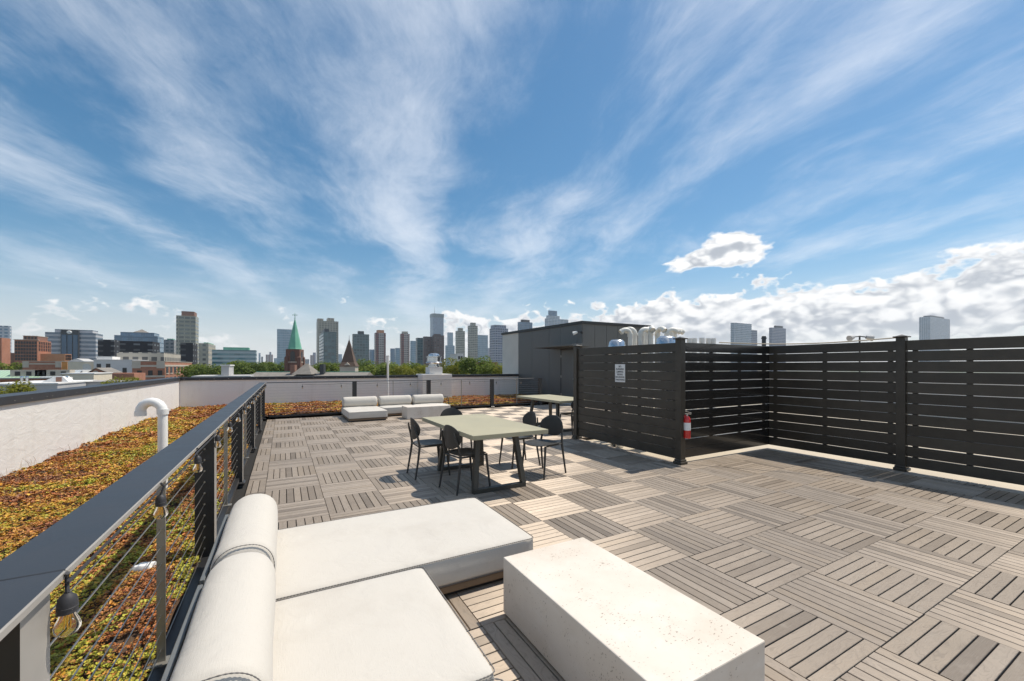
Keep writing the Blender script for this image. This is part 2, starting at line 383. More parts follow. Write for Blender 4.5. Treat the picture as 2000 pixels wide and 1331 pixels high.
def facade(name, wall, glass, floor=3.4, bay=3.0, wh=.55, ww=.6, gr=.12, var=.5, z0=0.0, tint2=None, vert=0.0):
    """far facade: rows of windows too small to pick apart; floor and bay in metres"""
    m, g, b = newmat(name); v = g.coord('Object'); x, y, z = g.xyz(v)
    geo = g.n('ShaderNodeNewGeometry'); nz = g.m('ABSOLUTE', g.xyz(geo.outputs['Normal'])[2])
    u = g.div(g.add(g.add(x, y), 500.0), bay); w = g.div(g.add(z, 100.0+z0), floor)
    fu, fw = g.m('FRACT', u), g.m('FRACT', w)
    inu = g.m('LESS_THAN', g.m('ABSOLUTE', g.sub(fu, .5)), ww/2) if ww < 1 else 1.0
    inw = g.m('LESS_THAN', g.m('ABSOLUTE', g.sub(fw, .5)), wh/2) if wh < 1 else 1.0
    win = g.mul(g.mul(inu, inw), g.m('LESS_THAN', nz, .5))
    rn = g.white(g.vec(g.m('FLOOR', u), g.m('FLOOR', w), 1.0))
    k = g.lin(rn, 0, 1, 1-var, 1+var*.6)
    gc = g.n('ShaderNodeMix', data_type='RGBA', blend_type='MULTIPLY'); gc.inputs[0].default_value = 1
    gc.inputs[6].default_value = (*glass, 1); g.put(gc.inputs[7], g.vec(k, k, k))
    wn = g.noise(v, .08, 4, .6); wc = g.mix(g.ss(wn, .35, .7), wall, tuple(c*.86 for c in wall))
    if tint2 is not None:
        wc = g.mix(g.m('LESS_THAN', g.m('FRACT', g.div(u, 4.0)), .36), wc, tint2)
    g.put(b.inputs['Base Color'], g.mix(win, wc, gc.outputs[2]))
    g.put(b.inputs['Roughness'], g.lin(win, 0, 1, .75, gr)); g.put(b.inputs['Specular IOR Level'], g.lin(win, 0, 1, .3, .9))
    return m
def brick(name, c1, c2, mortar, scale=1.0):
    m, g, b = newmat(name); v = g.coord('Object'); x, y, z = g.xyz(v)
    t = g.n('ShaderNodeTexBrick'); g.put(t.inputs['Vector'], g.vec(g.add(x, y), z, 0.0)); t.inputs['Scale'].default_value = 1.0
    t.inputs['Brick Width'].default_value = .22*scale; t.inputs['Row Height'].default_value = .075*scale; t.inputs['Mortar Size'].default_value = .006*scale
    t.inputs['Color1'].default_value = (*c1, 1); t.inputs['Color2'].default_value = (*c2, 1); t.inputs['Mortar'].default_value = (*mortar, 1)
    n = g.noise(v, .5, 5, .6); c = g.mix(g.mul(g.ss(n, .4, .75), .4), t.outputs[0], tuple(q*.6 for q in c1))
    g.put(b.inputs['Base Color'], c); b.inputs['Roughness'].default_value = .85; return m
M['brick_red'] = brick('red_brick', (.36, .13, .07), (.43, .17, .09), (.40, .31, .25))
M['brick_dark'] = brick('dark_brick', (.14, .065, .048), (.18, .085, .06), (.2, .15, .12))
M['brick_orange'] = brick('orange_brick', (.48, .20, .085), (.55, .25, .12), (.5, .38, .28))  # brick with the orange of sunlight put into its colour
M['brick_brown'] = brick('brown_brick', (.24, .11, .075), (.29, .14, .095), (.30, .24, .2))
M['limestone'] = paint('limestone_trim', (.52, .46, .38), .8, .12, .6)
M['whitewall'] = paint('white_painted_wall', (.66, .64, .61), .8, .10, .35)
M['creamwall'] = paint('cream_render', (.68, .60, .47), .8, .12, .35)
M['greywall'] = paint('grey_render', (.45, .44, .43), .8, .12, .35)
M['greyroof'] = paint('grey_roofing', (.34, .32, .30), .9, .2, .3)
M['whiteroof'] = paint('white_roofing', (.72, .71, .69), .8, .12, .4)
M['darkwin'] = paint('dark_window', (.018, .021, .026), .12, .3, .5)
M['copper'] = paint('verdigris_copper', (.15, .40, .28), .6, .16, .5)
M['slate'] = paint('grey_slate', (.22, .20, .175), .8, .2, 1.2)
M['brownslate'] = paint('brown_slate', (.105, .068, .050), .8, .25, .9)
M['glassblue'] = paint('blue_curtain_glass', (.035, .095, .16), .08, .25, .05)
M['darkmetal'] = paint('dark_cladding', (.045, .048, .052), .5, .1, .1)
def seamed(name, c):
    m, g, b = newmat(name); x, y, z = g.xyz(g.coord('Object'))
    f = g.m('ABSOLUTE', g.sub(g.m('FRACT', g.div(x, .55)), .5))
    g.put(b.inputs['Base Color'], g.mix(g.m('GREATER_THAN', f, .43), c, tuple(q*.62 for q in c))); b.inputs['Roughness'].default_value = .5
    return m
M['seam_green'] = seamed('green_standing_seam', (.36, .50, .36)); M['seam_grey'] = seamed('grey_standing_seam', (.40, .44, .47))
def city_ground():
    m, g, b = newmat('city_ground'); v = g.coord('Object')
    n1 = g.noise(v, .012, 5, .6); n2 = g.noise(v, .09, 4, .6)
    c = g.mix(g.ss(n1, .42, .6), (.16, .15, .14), (.07, .10, .04)); c = g.mix(g.ss(n2, .55, .7), c, (.24, .2, .17))
    g.put(b.inputs['Base Color'], c); b.inputs['Roughness'].default_value = .95; return m
M['ground'] = city_ground()

# ------------------------------------------------------------------ the setting: ground, own roof, deck
GZ = -15.0
b = MB(); b.add([(-9000,-3000,GZ),(9000,-3000,GZ),(9000,14000,GZ),(-9000,14000,GZ)], [(0,1,2,3)])
structure(b.build('ground', M['ground']))
b = MB(); b.box(-6.22, 16.2, -7.0, 15.3, GZ+.01, -.07)
structure(b.build('roof', M['roof_beige']))

DECK = [(-3.25, 5.10, -3.66, 1.62), (-3.25, 2.64, 1.62, 4.20), (-3.25, 7.16, 4.20, 18*T)]
PITCH = T/8; SW = PITCH-.0078
def slat_verts(x0, x1, y0, y1, z0=-.024, z1=0.0, c=.0022):
    P = [(y0, z0), (y1, z0), (y1, z1-c), (y1-c, z1), (y0+c, z1), (y0, z1-c)]
    vs = [(x0, *p) for p in P]+[(x1, *p) for p in P]
    fs = [(5,4,3,2,1,0), (6,7,8,9,10,11)]+[(i, (i+1) % 6, 6+(i+1) % 6, 6+i) for i in range(6)]
    return vs, fs
def grain_uv(me):
    uv = me.uv_layers.new(name='grain'); co = np.empty(len(me.vertices)*3); me.vertices.foreach_get('co', co); co = co.reshape(-1, 3)
    li = np.empty(len(me.loops), int); me.loops.foreach_get('vertex_index', li); uv.data.foreach_set('uv', (co[li][:, :2]+co[li][:, 2:3]*np.array([0, 1.0])).ravel()); return me
def tile_mesh(seed):
    r = random.Random(seed); m = MB()
    for k in range(8):
        y0 = -T/2+k*PITCH+.0039; dz = r.uniform(-.0012, .0008)
        m.add(*slat_verts(-T/2+.002, T/2-.002, y0, y0+SW, -.024, dz))
    m.box(-T/2+.006, T/2-.006, -T/2+.006, T/2-.006, -.034, -.0245, 1)
    return grain_uv(m.mesh('deck_tile', [M['wood'], M['under']]))
def clip(rect, regs):
    out = []
    for a in regs:
        x0, x1, y0, y1 = max(rect[0], a[0]), min(rect[1], a[1]), max(rect[2], a[2]), min(rect[3], a[3])
        if x1-x0 > .012 and y1-y0 > .012: out.append((x0, x1, y0, y1))
    return out
b = MB()
for a in DECK: b.box(a[0]-.17, a[1]-.01, a[2]+.01*(a[2] > -3), a[3]+.12*(a[3] > 5), -.06, -.036)
deck = structure(b.build('deck', M['under']))
tiles, cuts = [], []
for i in range(-6, 12):
    for j in range(-6, 18):
        rect = (i*T, (i+1)*T, j*T, (j+1)*T); got = clip(rect, DECK)
        if not got: continue
        area = sum((q[1]-q[0])*(q[3]-q[2]) for q in got)
        if area > .995*T*T: tiles.append((i, j))
        else: cuts.append((i, j, got))
def tile_size(ij):
    X, Y = (ij[0]+.5)*T, (ij[1]+.5)*T; d = depth(X, Y)
    if d < .4: return 0
    px = CX+F*((X-CAM[0])*CY-(Y-CAM[1])*SY)/d; py = HY+F*CAM[2]/d
    if px < -150 or px > 2150 or py > 1480: return 0
    if Y > 1.7 and px > 1150: return 0                     # behind the fence
    return 1/d**2
tiles.sort(key=tile_size, reverse=True)
variants = [tile_mesh(s) for s in range(5)]
sv = MB(); sv.add(*slat_verts(-T/2+.002, T/2-.002, -SW/2, SW/2)); slat_me = grain_uv(sv.mesh('slat', M['wood']))
tr = MB(); tr.box(-T/2+.006, T/2-.006, -T/2+.006, T/2-.006, -.034, -.0245); tray_me = tr.mesh('deck_tile', M['under'])
rest, rest2 = MB(), MB()
for n, (i, j) in enumerate(tiles):
    rz = R(90)*((i+j) % 2) + R(180)*rnd.randint(0, 1) + R(rnd.uniform(-.25, .25)); loc = ((i+.5)*T, (j+.5)*T, rnd.uniform(-.0015, .001))
    if n < 37:
        t = link('deck_tile', tray_me, deck, loc, rz)
        for k in range(8): link('slat', slat_me, t, (0, -T/2+(k+.5)*PITCH, rnd.uniform(-.0012, .0008)))
    elif n < 290 and tile_size((i, j)) > 0: link('deck_tile', rnd.choice(variants), deck, loc, rz)
    else: cuts.append((i, j, [(i*T, (i+1)*T, j*T, (j+1)*T)]))
for i, j, got in cuts:
    for k in range(8):
        if (i+j) % 2 == 0: q = (i*T+.002, (i+1)*T-.002, j*T+k*PITCH+.0039, j*T+k*PITCH+.0039+SW)
        else: q = (i*T+k*PITCH+.0039, i*T+k*PITCH+.0039+SW, j*T+.002, (j+1)*T-.002)
        for a in clip(q, got):
            if (i+j) % 2 == 0: rest.add(*slat_verts(a[0], a[1], a[2], a[3]))
            else:
                rest2.add(*slat_verts(a[2], a[3], -a[1], -a[0]))
for mb, rz in ((rest, 0), (rest2, R(90))):
    o = link('deck_edge_slats', grain_uv(mb.mesh('deck_edge_slats', M['wood'])), deck, (0, 0, 0), rz); o['kind'] = 'stuff'

# ------------------------------------------------------------------ sedum beds
def vnoise(x, y, s, seed):
    r = np.random.RandomState(seed); tab = r.rand(64, 64)
    u, v = x*s, y*s; i, j = np.floor(u).astype(int), np.floor(v).astype(int); fu, fv = u-i, v-j
    fu, fv = fu*fu*(3-2*fu), fv*fv*(3-2*fv)
    q = lambda a, c: tab[a % 64, c % 64]
    return (q(i, j)*(1-fu)+q(i+1, j)*fu)*(1-fv)+(q(i, j+1)*(1-fu)+q(i+1, j+1)*fu)*fv
def sed_h(x, y): return .045+.05*vnoise(x, y, 1.3, 1)+.055*vnoise(x, y, 4.1, 2)+.035*vnoise(x, y, 9.7, 3)
SED = [(-5.95, -3.40, -4.2, 15.0), (-3.40, 7.40, 11.10, 15.0)]
g_ = MB()
for (x0, x1, y0, y1) in SED:
    nx, ny = int((x1-x0)/.12), int((y1-y0)/.12); xs = np.linspace(x0, x1, nx+1); ys = np.linspace(y0, y1, ny+1)
    XX, YY = np.meshgrid(xs, ys); ZZ = sed_h(XX, YY)-.022; o_ = len(g_.v)
    g_.v += list(zip(XX.ravel().tolist(), YY.ravel().tolist(), ZZ.ravel().tolist()))
    for q in range(ny):
        for p in range(nx):
            k = o_+q*(nx+1)+p; g_.f.append([k, k+1, k+nx+2, k+nx+1]); g_.mi.append(0)
structure(g_.build('planting_bed', M['soil'], None, True))
def sedum():
    r = np.random.RandomState(5); P = []
    for (x0, x1, y0, y1) in SED:
        for (a0, a1, dens, rad) in ((-4.2, .8, 5600, .0115), (.8, 3.2, 4000, .0145), (3.2, 7, 1900, .021), (7, 11.1, 800, .031), (11.1, 15, 560, .038)):
            lo, hi = max(y0, a0), min(y1, a1)
            if hi <= lo: continue
            n = int((x1-x0)*(hi-lo)*dens)
            P.append(np.c_[r.uniform(x0, x1, n), r.uniform(lo, hi, n), np.full(n, rad)])
    P = np.concatenate(P); P = P[(vnoise(P[:, 0], P[:, 1], 3.7, 41)*.6+vnoise(P[:, 0], P[:, 1], 11., 42)*.4) > .22]; n = len(P); x, y, rad = P.T
    rad = rad*r.uniform(.6, 1.45, n)
    z = sed_h(x, y)+r.uniform(-.012, .012, n)+np.abs(r.normal(0, .009, n))
    patch = .55*vnoise(x, y, 1.7, 11)+.30*vnoise(x, y, 5.3, 12)+.15*vnoise(x, y, 17., 13)+r.normal(0, .075, n)
    p2 = vnoise(x, y, 2.6, 21)+r.normal(0, .15, n)
    C = np.zeros((n, 3)); C[:] = (.38, .140, .045)                       # rust
    patch = patch+r.normal(0, .06, n)
    C[patch > .38] = (.42, .185, .055)                                    # orange brown
    C[patch > .49] = (.50, .25, .05)                                    # tan orange
    C[patch > .60] = (.54, .32, .045)                                     # ochre yellow
    C[patch > .70] = (.46, .36, .048)                                     # yellow green
    C[patch > .78] = (.33, .33, .045)                                     # lime
    C[(p2 > .78) & (patch < .52)] = (.24, .10, .05)                       # dark russet
    C[(p2 < .05)] = (.27, .22, .05)
    near = np.clip((1.6-np.abs(x+3.4))/1.6, 0, 1)*(y < 3); gsel = (r.rand(n) < near*.8) & (vnoise(x, y, 3.3, 31)*.7+vnoise(x, y, 9., 32)*.3 > .46)
    C[gsel] = (.40, .37, .05)
    C *= r.uniform(.72, 1.28, (n, 1)); C *= r.uniform(.92, 1.08, (n, 3))
    L = 5; ang = r.uniform(0, 6.28, n)[:, None]+np.arange(L)[None]*6.283/L+r.uniform(-.35, .35, (n, L))
    tilt = r.uniform(.15, 1.05, (n, L)); ln = rad[:, None]*r.uniform(.7, 1.3, (n, L)); wd = ln*.42
    ca, sa, ct, st = np.cos(ang), np.sin(ang), np.cos(tilt), np.sin(tilt)
    base = np.stack([x, y, z], -1)[:, None, :].repeat(L, 1)
    out = np.stack([ca*ct, sa*ct, st], -1); side = np.stack([-sa, ca, np.zeros_like(ca)], -1)
    v0 = base+out*(ln*.08)[..., None]; v2 = base+out*ln[..., None]
    mid = base+out*(ln*.62)[..., None]+np.array([0, 0, 1])*(ln*.10)[..., None]
    V = np.stack([v0, mid+side*wd[..., None], v2, mid-side*wd[..., None]], 2).reshape(-1, 3)
    nf = n*L; me = bpy.data.meshes.new('sedum'); me.vertices.add(nf*4); me.vertices.foreach_set('co', V.ravel())
    me.loops.add(nf*4); me.loops.foreach_set('vertex_index', np.arange(nf*4)); me.polygons.add(nf)
    me.polygons.foreach_set('loop_start', np.arange(nf)*4); me.polygons.foreach_set('loop_total', np.full(nf, 4)); me.update(calc_edges=True)
    at = me.attributes.new('tint', 'FLOAT_COLOR', 'POINT'); cc = np.ones((nf*4, 4)); cc[:, :3] = np.repeat(C, L*4, 0); at.data.foreach_set('color', cc.ravel())
    me.materials.append(M['sedum']); o = link('sedum', me); o['kind'] = 'stuff'
    return tag(o, 'rust, ochre and lime sedum carpeting the roof between railing and white parapet', 'sedum')
sedum()
def stalks():
    m = MB(); r = random.Random(3)
    for _ in range(900):
        if r.random() < .6: x = r.uniform(-5.93, -5.3); y = r.uniform(-1, 14.5)
        else: x = r.uniform(-5.9, -3.45); y = r.uniform(-1.5, 13)
        z = float(sed_h(np.array([x]), np.array([y]))[0]); h = r.uniform(.04, .17); a = r.uniform(0, 6.28); k = r.uniform(.1, .6)
        p = [(x, y, z-.02), (x+math.cos(a)*h*k*.4, y+math.sin(a)*h*k*.4, z+h*.6), (x+math.cos(a)*h*k, y+math.sin(a)*h*k, z+h)]
        w = .0016
        for (A, B) in zip(p[:-1], p[1:]):
            m.add([(A[0]-w, A[1], A[2]), (A[0]+w, A[1], A[2]), (B[0]+w*.6, B[1], B[2]), (B[0]-w*.6, B[1], B[2])], [(0,1,2,3)])
    o = m.build('dry_grass', paint('dry_straw', (.42, .30, .17), .8, .2, 9)); o['kind'] = 'stuff'
    tag(o, 'thin dry grass stalks standing up out of the sedum', 'grass')
stalks()

# ------------------------------------------------------------------ parapets
def parapet(label, runs, cap_runs):
    t = thing('parapet_wall', label, 'wall')
    for (x0, x1, y0, y1) in runs: MB().box(x0, x1, y0, y1, -.06, 1.04).build('wall_face', M['membrane'], t)
    for (x0, x1, y0, y1) in cap_runs:
        L = (y1-y0) if (y1-y0) > (x1-x0) else (x1-x0); n = max(1, round(L/3.05))
        for k in range(n):
            m = MB()
            if (y1-y0) > (x1-x0):
                a, c = y0+L*k/n, y0+L*(k+1)/n-.004; m.box(x0, x1, a, c, 1.042, 1.148)
                cp = m.build('metal_cap', M['rail'], t)
                s = MB(); yy = a+.1
                while yy < c: s.lathe([(.011, 0), (.010, .004), (.004, .007)], 6, (0, 0, 0)) if 0 else s.cyl((x1, yy, 1.085), (x1+.005, yy, 1.085), .006, .004, 6); yy += .42
            else:
                a, c = x0+L*k/n, x0+L*(k+1)/n-.004; m.box(a, c, y0, y1, 1.042, 1.148)
                cp = m.build('metal_cap', M['rail'], t); s = MB(); xx = a+.1
                while xx < c: s.cyl((xx, y0, 1.085), (xx, y0-.006, 1.085), .011, .007, 6); xx += .42
            s.build('cap_screws', M['greyroof'], cp)['kind'] = 'stuff'
    return t
parapet('white membrane parapet along the left of the sedum bed, black capped', [(-6.20, -5.95, -6.5, 15.25)], [(-6.24, -5.915, -6.5, 15.27)])
parapet('white parapet across the far end behind the cable railing, black capped', [(-5.949, 2.30, 15.0, 15.25), (3.62, 7.399, 15.0, 15.25)], [(-5.914, 2.29, 14.965, 15.28), (3.63, 7.395, 14.965, 15.28)])
parapet('low white parapet on the far right roof edge behind the slatted fence', [(15.8, 16.1, -6.5, 15.2)], [(15.77, 16.13, -6.5, 15.2)])

# brick-like white chimney block with a metal exhaust on top
t = thing('chimney_block', 'white coated chimney block interrupting the far parapet', 'chimney', (2.95, 14.65, 0))
MB().bbox(-.64, .66, -.42, .62, -.06, 1.19, .012).build('block', M['membrane'], t)
MB().bbox(-.28, .30, -.20, .38, 1.192, 1.50, .01).build('curb', M['whitewall'], t)
t = thing('roof_exhaust', 'shiny metal mushroom exhaust fan standing on the white chimney block', 'exhaust fan', (2.96, 14.74, 1.502))
MB().lathe([(.27, 0), (.27, .05), (.22, .06), (.22, .14)], 20).build('neck', M['galv'], t, True)
MB().lathe([(.33, .14), (.36, .19), (.34, .22), (.30, .23), (.30, .42), (.345, .43), (.345, .455), (.29, .46)], 24).build('drum', M['galv'], t, True)
MB().lathe([(.24, .46), (.24, .52), (.21, .57), (.12, .595), (.0, .60)], 24).build('dome', M['galv'], t, True)

# ------------------------------------------------------------------ railings
def box_post(x, y, h, w=.12):
    m = MB(); m.box(x-w/2, x+w/2, y-w/2, y+w/2, .0, h); m.mi[-3] = 1        # the face towards +X takes a paler grey
    return m
def railing(label, axis, a0, a1, fixed, posts, seams, inner):
    t = thing('cable_railing', label, 'railing'); H0, H1 = 1.046, 1.066
    cuts_ = [a0]+seams+[a1]
    for p, q in zip(cuts_[:-1], cuts_[1:]):
        m = MB()
        if axis == 'y': m.bbox(fixed-.08, fixed+.08, p+.0015, q-.0015, H0, H1, .003, 1)
        else: m.bbox(p+.0015, q-.0015, fixed-.075, fixed+.075, H0, H1, .003, 1)
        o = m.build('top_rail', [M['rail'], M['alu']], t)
        if axis == 'y':
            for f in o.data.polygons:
                if f.normal.x > .5: f.material_index = 1  # rail edge towards +X takes the same paler grey
    m = MB()
    if axis == 'y': m.box(fixed-.026, fixed+.026, a0, a1-.06, .055, .10)
    else: m.box(a0+.06, a1, fixed-.026, fixed+.026, .055, .10)
    m.build('bottom_rail', M['black'], t)
    for p in posts:
        x, y = (fixed, p) if axis == 'y' else (p, fixed)
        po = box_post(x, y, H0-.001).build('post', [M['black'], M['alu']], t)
        MB().bbox(x-.085, x+.085, y-.085, y+.085, .001, .045, .012, 1).build('post_foot', M['black'], po)
    for p, q in zip(posts[:-1], posts[1:]):
        c = (p+q)/2
        if q-p < 1: continue
        m = MB()
        if axis == 'y': m.box(fixed-.017, fixed+.017, c-.005, c+.005, .101, H0-.001); m.box(fixed-.05, fixed+.05, c-.035, c+.035, .1005, .108)
        else: m.box(c-.006, c+.006, fixed-.022, fixed+.022, .101, H0-.001); m.box(c-.035, c+.035, fixed-.04, fixed+.04, .1005, .108)
        m.build('stanchion', M['barsteel'], t)
    for k in range(10):
        z = .165+k*.083; m = MB()
        if axis == 'y': m.tube([(fixed, a0+.02, z), (fixed, a1-.06, z)], .0026, 5)
        else: m.tube([(a0+.06, fixed, z), (a1, fixed, z)], .0026, 5)
        ca = m.build('cable', M['steel'], t, True)
        fm = MB()
        for p in posts:
            for s in (-1, 1):
                if axis == 'y': fm.cyl((fixed, p+s*.06, z), (fixed, p+s*.068, z), .008, .006, 6)
                else: fm.cyl((p+s*.06, fixed, z), (p+s*.068, fixed, z), .008, .006, 6)
        fm.build('cable_ferrules', M['steel'], ca)['kind'] = 'stuff'
    return t
LP = [-4.2, -1.58, 1.06, 3.55, 6.07, 8.55, 11.0]
FP = [-3.33, -.88, 1.53, 3.96, 6.09]
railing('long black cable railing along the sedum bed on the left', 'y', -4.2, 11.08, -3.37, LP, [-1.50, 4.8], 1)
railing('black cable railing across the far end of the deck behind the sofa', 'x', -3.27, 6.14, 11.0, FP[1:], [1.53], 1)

def string_light(label, pts, drops):
    t = thing('string_light', label, 'string light')
    m = MB(); m.tube(pts, .004, 5); m.build('wire', M['ink'], t)
    K = .76
    for (x, y, z, a) in drops:
        s = MB(); s.tube([(x, y, z+.045), (x+.012*math.cos(a), y+.012*math.sin(a), z+.03), (x, y, z)], .0045, 6)
        s.lathe([(p*K, q*K) for p, q in ((.008, .0), (.014, -.006), (.021, -.014), (.0235, -.03), (.0235, -.040), (.0245, -.041), (.0245, -.046), (.0235, -.047), (.0235, -.058), (.021, -.059))], 14, (x, y, z))
        so = s.build('socket', M['ink'], t, True)
        q = MB(); q.lathe([(p*K, q_*K) for p, q_ in ((.0165, -.0592), (.019, -.068), (.0255, -.082), (.0305, -.097), (.0305, -.106), (.026, -.117), (.016, -.1245), (.004, -.127))], 16, (x, y, z))
        q.build('bulb', M['glass'], so, True)
        f = MB()
        for k in range(4):
            w = k*1.57+.4; f.cyl((x+.007*K*math.cos(w), y+.007*K*math.sin(w), z-.064*K), (x+.0075*K*math.cos(w), y+.0075*K*math.sin(w), z-.108*K), .0013, .0013, 5)
        f.build('filament', M['brass'], so)
r = random.Random(2)
ys = [-1.515+.82*k for k in range(16) if -1.515+.82*k < 10.8]
pts = [];
for k, yy in enumerate(ys):
    pts.append((-3.284, yy, 1.040))
    if k < len(ys)-1: pts += [(-3.286, yy+.27, 1.032+r.uniform(-.006, .006)), (-3.286, yy+.55, 1.032+r.uniform(-.006, .006))]
string_light('string of clear filament bulbs hanging under the long left rail', pts, [(-3.284, yy, 1.018, r.uniform(0, 6)) for yy in ys])
xs = [-2.35+1.075*k for k in range(8)]; pts = []
for k, xx in enumerate(xs):
    pts.append((xx, 10.915, 1.0))
    if k < len(xs)-1: pts += [(xx+.36, 10.91, .975), (xx+.72, 10.91, .975)]
string_light('string of bulbs hanging under the far rail above the sofa', pts, [(xx, 10.915, .955+r.uniform(-.02, .01), r.uniform(0, 6)) for xx in xs])

# ------------------------------------------------------------------ slatted privacy fence
def fence_post(parent, x, y, h=1.955, w=.105):
    p = MB().box(x-w/2, x+w/2, y-w/2, y+w/2, .002, h).build('post', M['fence'], parent)
    MB().bbox(x-w/2-.028, x+w/2+.028, y-w/2-.028, y+w/2+.028, h+.001, h+.018, .004, 1).add([(x-w/2-.01, y-w/2-.01, h+.018), (x+w/2+.01, y-w/2-.01, h+.018), (x+w/2+.01, y+w/2+.01, h+.018), (x-w/2-.01, y+w/2+.01, h+.018), (x, y, h+.045)], [(0,1,4),(1,2,4),(2,3,4),(3,0,4)]).build('post_cap', M['fence'], p)
    MB().bbox(x-w/2-.026, x+w/2+.026, y-w/2-.026, y+w/2+.026, .003, .045, .006, 1).bbox(x-w/2-.014, x+w/2+.014, y-w/2-.014, y+w/2+.014, .046, .075, .006, 1).build('post_skirt', M['fence'], p)
PLZ = [.072+k*.1535 for k in range(12)]
def planks(parent, axis, a, c, fixed, battens, mat, side=1, seed=0):
    rr = random.Random(seed)
    for z in PLZ:
        z = z+rr.uniform(-.0025, .0025); h = .1450+rr.uniform(-.002, .002); j = rr.uniform(-.002, .002); m = MB()
        if axis == 'y': m.bbox(fixed-.018+j, fixed+.018+j, a, c, z, z+h, .002, 1)
        else: m.bbox(a, c, fixed-.018+j, fixed+.018+j, z, z+h, .002, 1)
        m.build('plank', mat, parent)
    for q in battens:
        m = MB()
        if axis == 'y': m.box(fixed+side*.0215, fixed+side*.05, q-.03, q+.03, .085, 1.88)
        else: m.box(q-.03, q+.03, fixed+side*.0215, fixed+side*.05, .085, 1.88)
        m.build('batten', M['fence'], parent)
t = thing('privacy_fence', 'dark brown slatted fence panel carrying the white notice', 'fence')
fence_post(t, 2.60, 1.56); fence_post(t, 2.60, 4.17)
planks(t, 'y', 1.616, 4.115, 2.60, [1.70, 2.45, 3.30, 4.03], M['fence'], 1, 1)
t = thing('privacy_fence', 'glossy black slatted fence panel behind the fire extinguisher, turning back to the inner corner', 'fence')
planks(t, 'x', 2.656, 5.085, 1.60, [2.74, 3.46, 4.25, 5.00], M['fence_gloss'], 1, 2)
t = thing('privacy_fence', 'dark slatted fence running along the right side of the deck to the frame edge', 'fence')
fence_post(t, 5.10, -.30); fence_post(t, 5.10, -2.78)
planks(t, 'y', -.244, 1.640, 5.10, [-.16, .70, 1.50], M['fence'], 1, 3)
planks(t, 'y', -2.724, -.356, 5.10, [-2.64, -1.6, -.98, -.44], M['fence'], 1, 4)
# a slack pale cord tied across the fence corner
m = MB(); A, B_ = Vector((3.60, 1.585, 1.935)), Vector((5.09, -.24, 1.955))
m.tube([A.lerp(B_, k/14)+Vector((0, 0, -.055*math.sin(math.pi*k/14))) for k in range(15)], .009, 6)
tag(m.build('cord', M['roof_beige'], None, True), 'slack beige cord slung across the inner corner of the slatted fence', 'cord')
# notice
t = thing('notice_sign', 'white notice with six lines of black capitals on the slatted fence', 'sign', (2.578, 2.86, 1.405), R(-90))
MB().bbox(-.13, .13, -.004, .0, -.165, .165, .0015, 1).build('plate', M['white'], t)
def text_mesh(name, s, size, mat, parent, loc, rot=(R(90), 0, 0), align='CENTER', extr=.0006, sx=1.0):
    c = bpy.data.curves.new(name, 'FONT'); c.body = s; c.size = size; c.align_x = align; c.align_y = 'CENTER'; c.extrude = extr; c.offset = size*.02
    o = bpy.data.objects.new(name, c); me = bpy.data.meshes.new_from_object(o); me.name = name; bpy.data.objects.remove(o)
    me.materials.append(mat); k = link(name, me, parent, loc); k.rotation_euler = rot; k.scale = (sx, 1, 1); return k
for k, s in enumerate(('NO', 'RUNNING', 'JUMPING', 'RIDING', 'BOUNCING', 'THROWING')):
    text_mesh('lettering', s, .043, M['ink'], t, (0, -.0052, .122-k*.049))
# fire extinguisher on the post
t = thing('fire_extinguisher', 'red fire extinguisher with white label hung on the fence post', 'fire extinguisher', (2.658, 1.482, .41), R(20)); t.scale = (.88, .88, .93)
MB().lathe([(.052, 0), (.060, .008), (.060, .30), (.054, .335), (.034, .362), (.022, .37)], 20).build('cylinder', M['red'], t, True)
MB().lathe([(.0606, .135), (.0606, .262), (.0606, .263)], 20).build('label_band', M['white'], t, True)
MB().cyl((0, 0, .37), (0, 0, .405), .017, .015, 10).box(-.012, .012, -.075, .03, .405, .417).add([(-.01, -.08, .425), (.01, -.08, .425), (.01, .03, .447), (-.01, .03, .447), (-.01, -.08, .433), (.01, -.08, .433), (.01, .03, .455), (-.01, .03, .455)], [(3,2,1,0),(4,5,6,7),(0,1,5,4),(1,2,6,5),(2,3,7,6),(3,0,4,7)]).build('valve_handle', M['galv'], t)
MB().tube([(.015, .0, .39), (.05, .0, .385), (.072, .0, .33), (.070, .0, .20), (.066, .0, .12)], .009, 7).build('hose', M['ink'], t, True)
MB().cyl((0, -.0, .36), (0, .05, .36), .03, .03, 10).build('gauge', M['red'], t)

# ------------------------------------------------------------------ bulkhead with door
BX, BY, BH = 7.4, 9.99, 3.30
BX1 = px_x(1268, BY-CAM[1]); BY1 = 16.7
t = thing('stair_bulkhead', 'dark grey metal clad stair bulkhead with a door under a flat canopy', 'building', (0, 0, 0))
MB().box(BX+.03, BX1, BY+.03, BY1, -.06, BH-.02).build('core', M['panel_dark'], t)
seams = [px_y(p, BX) for p in (1144, 1128.6, 1095, 1072.4, 1039)]+[15.0]
seams[0] = BY+.0
for a, c in zip(seams[:-1], seams[1:]):
    z0 = 2.26 if abs(a-px_y(1128.6, BX)) < .01 else .03
    MB().box(BX, BX+.029, a+.006, c-.006, z0, BH-.10).build('panel', M['panel'], t)
MB().box(BX-.003, BX+.029, 15.005, BY1, .03, BH-.10).build('light_panel', M['stucco'], t)
dy0, dy1 = px_y(1128.6, BX), px_y(1095, BX)
d = MB().box(BX-.012, BX+.028, dy0+.03, dy1-.06, .04, 2.20).build('door', M['panel'], t)
MB().cyl((BX-.06, dy0+.12, 1.02), (BX-.06, dy0+.24, 1.02), .010, .010, 8).cyl((BX-.06, dy0+.13, 1.02), (BX-.012, dy0+.13, 1.02), .010, .010, 8).build('handle', M['steel'], d, True)
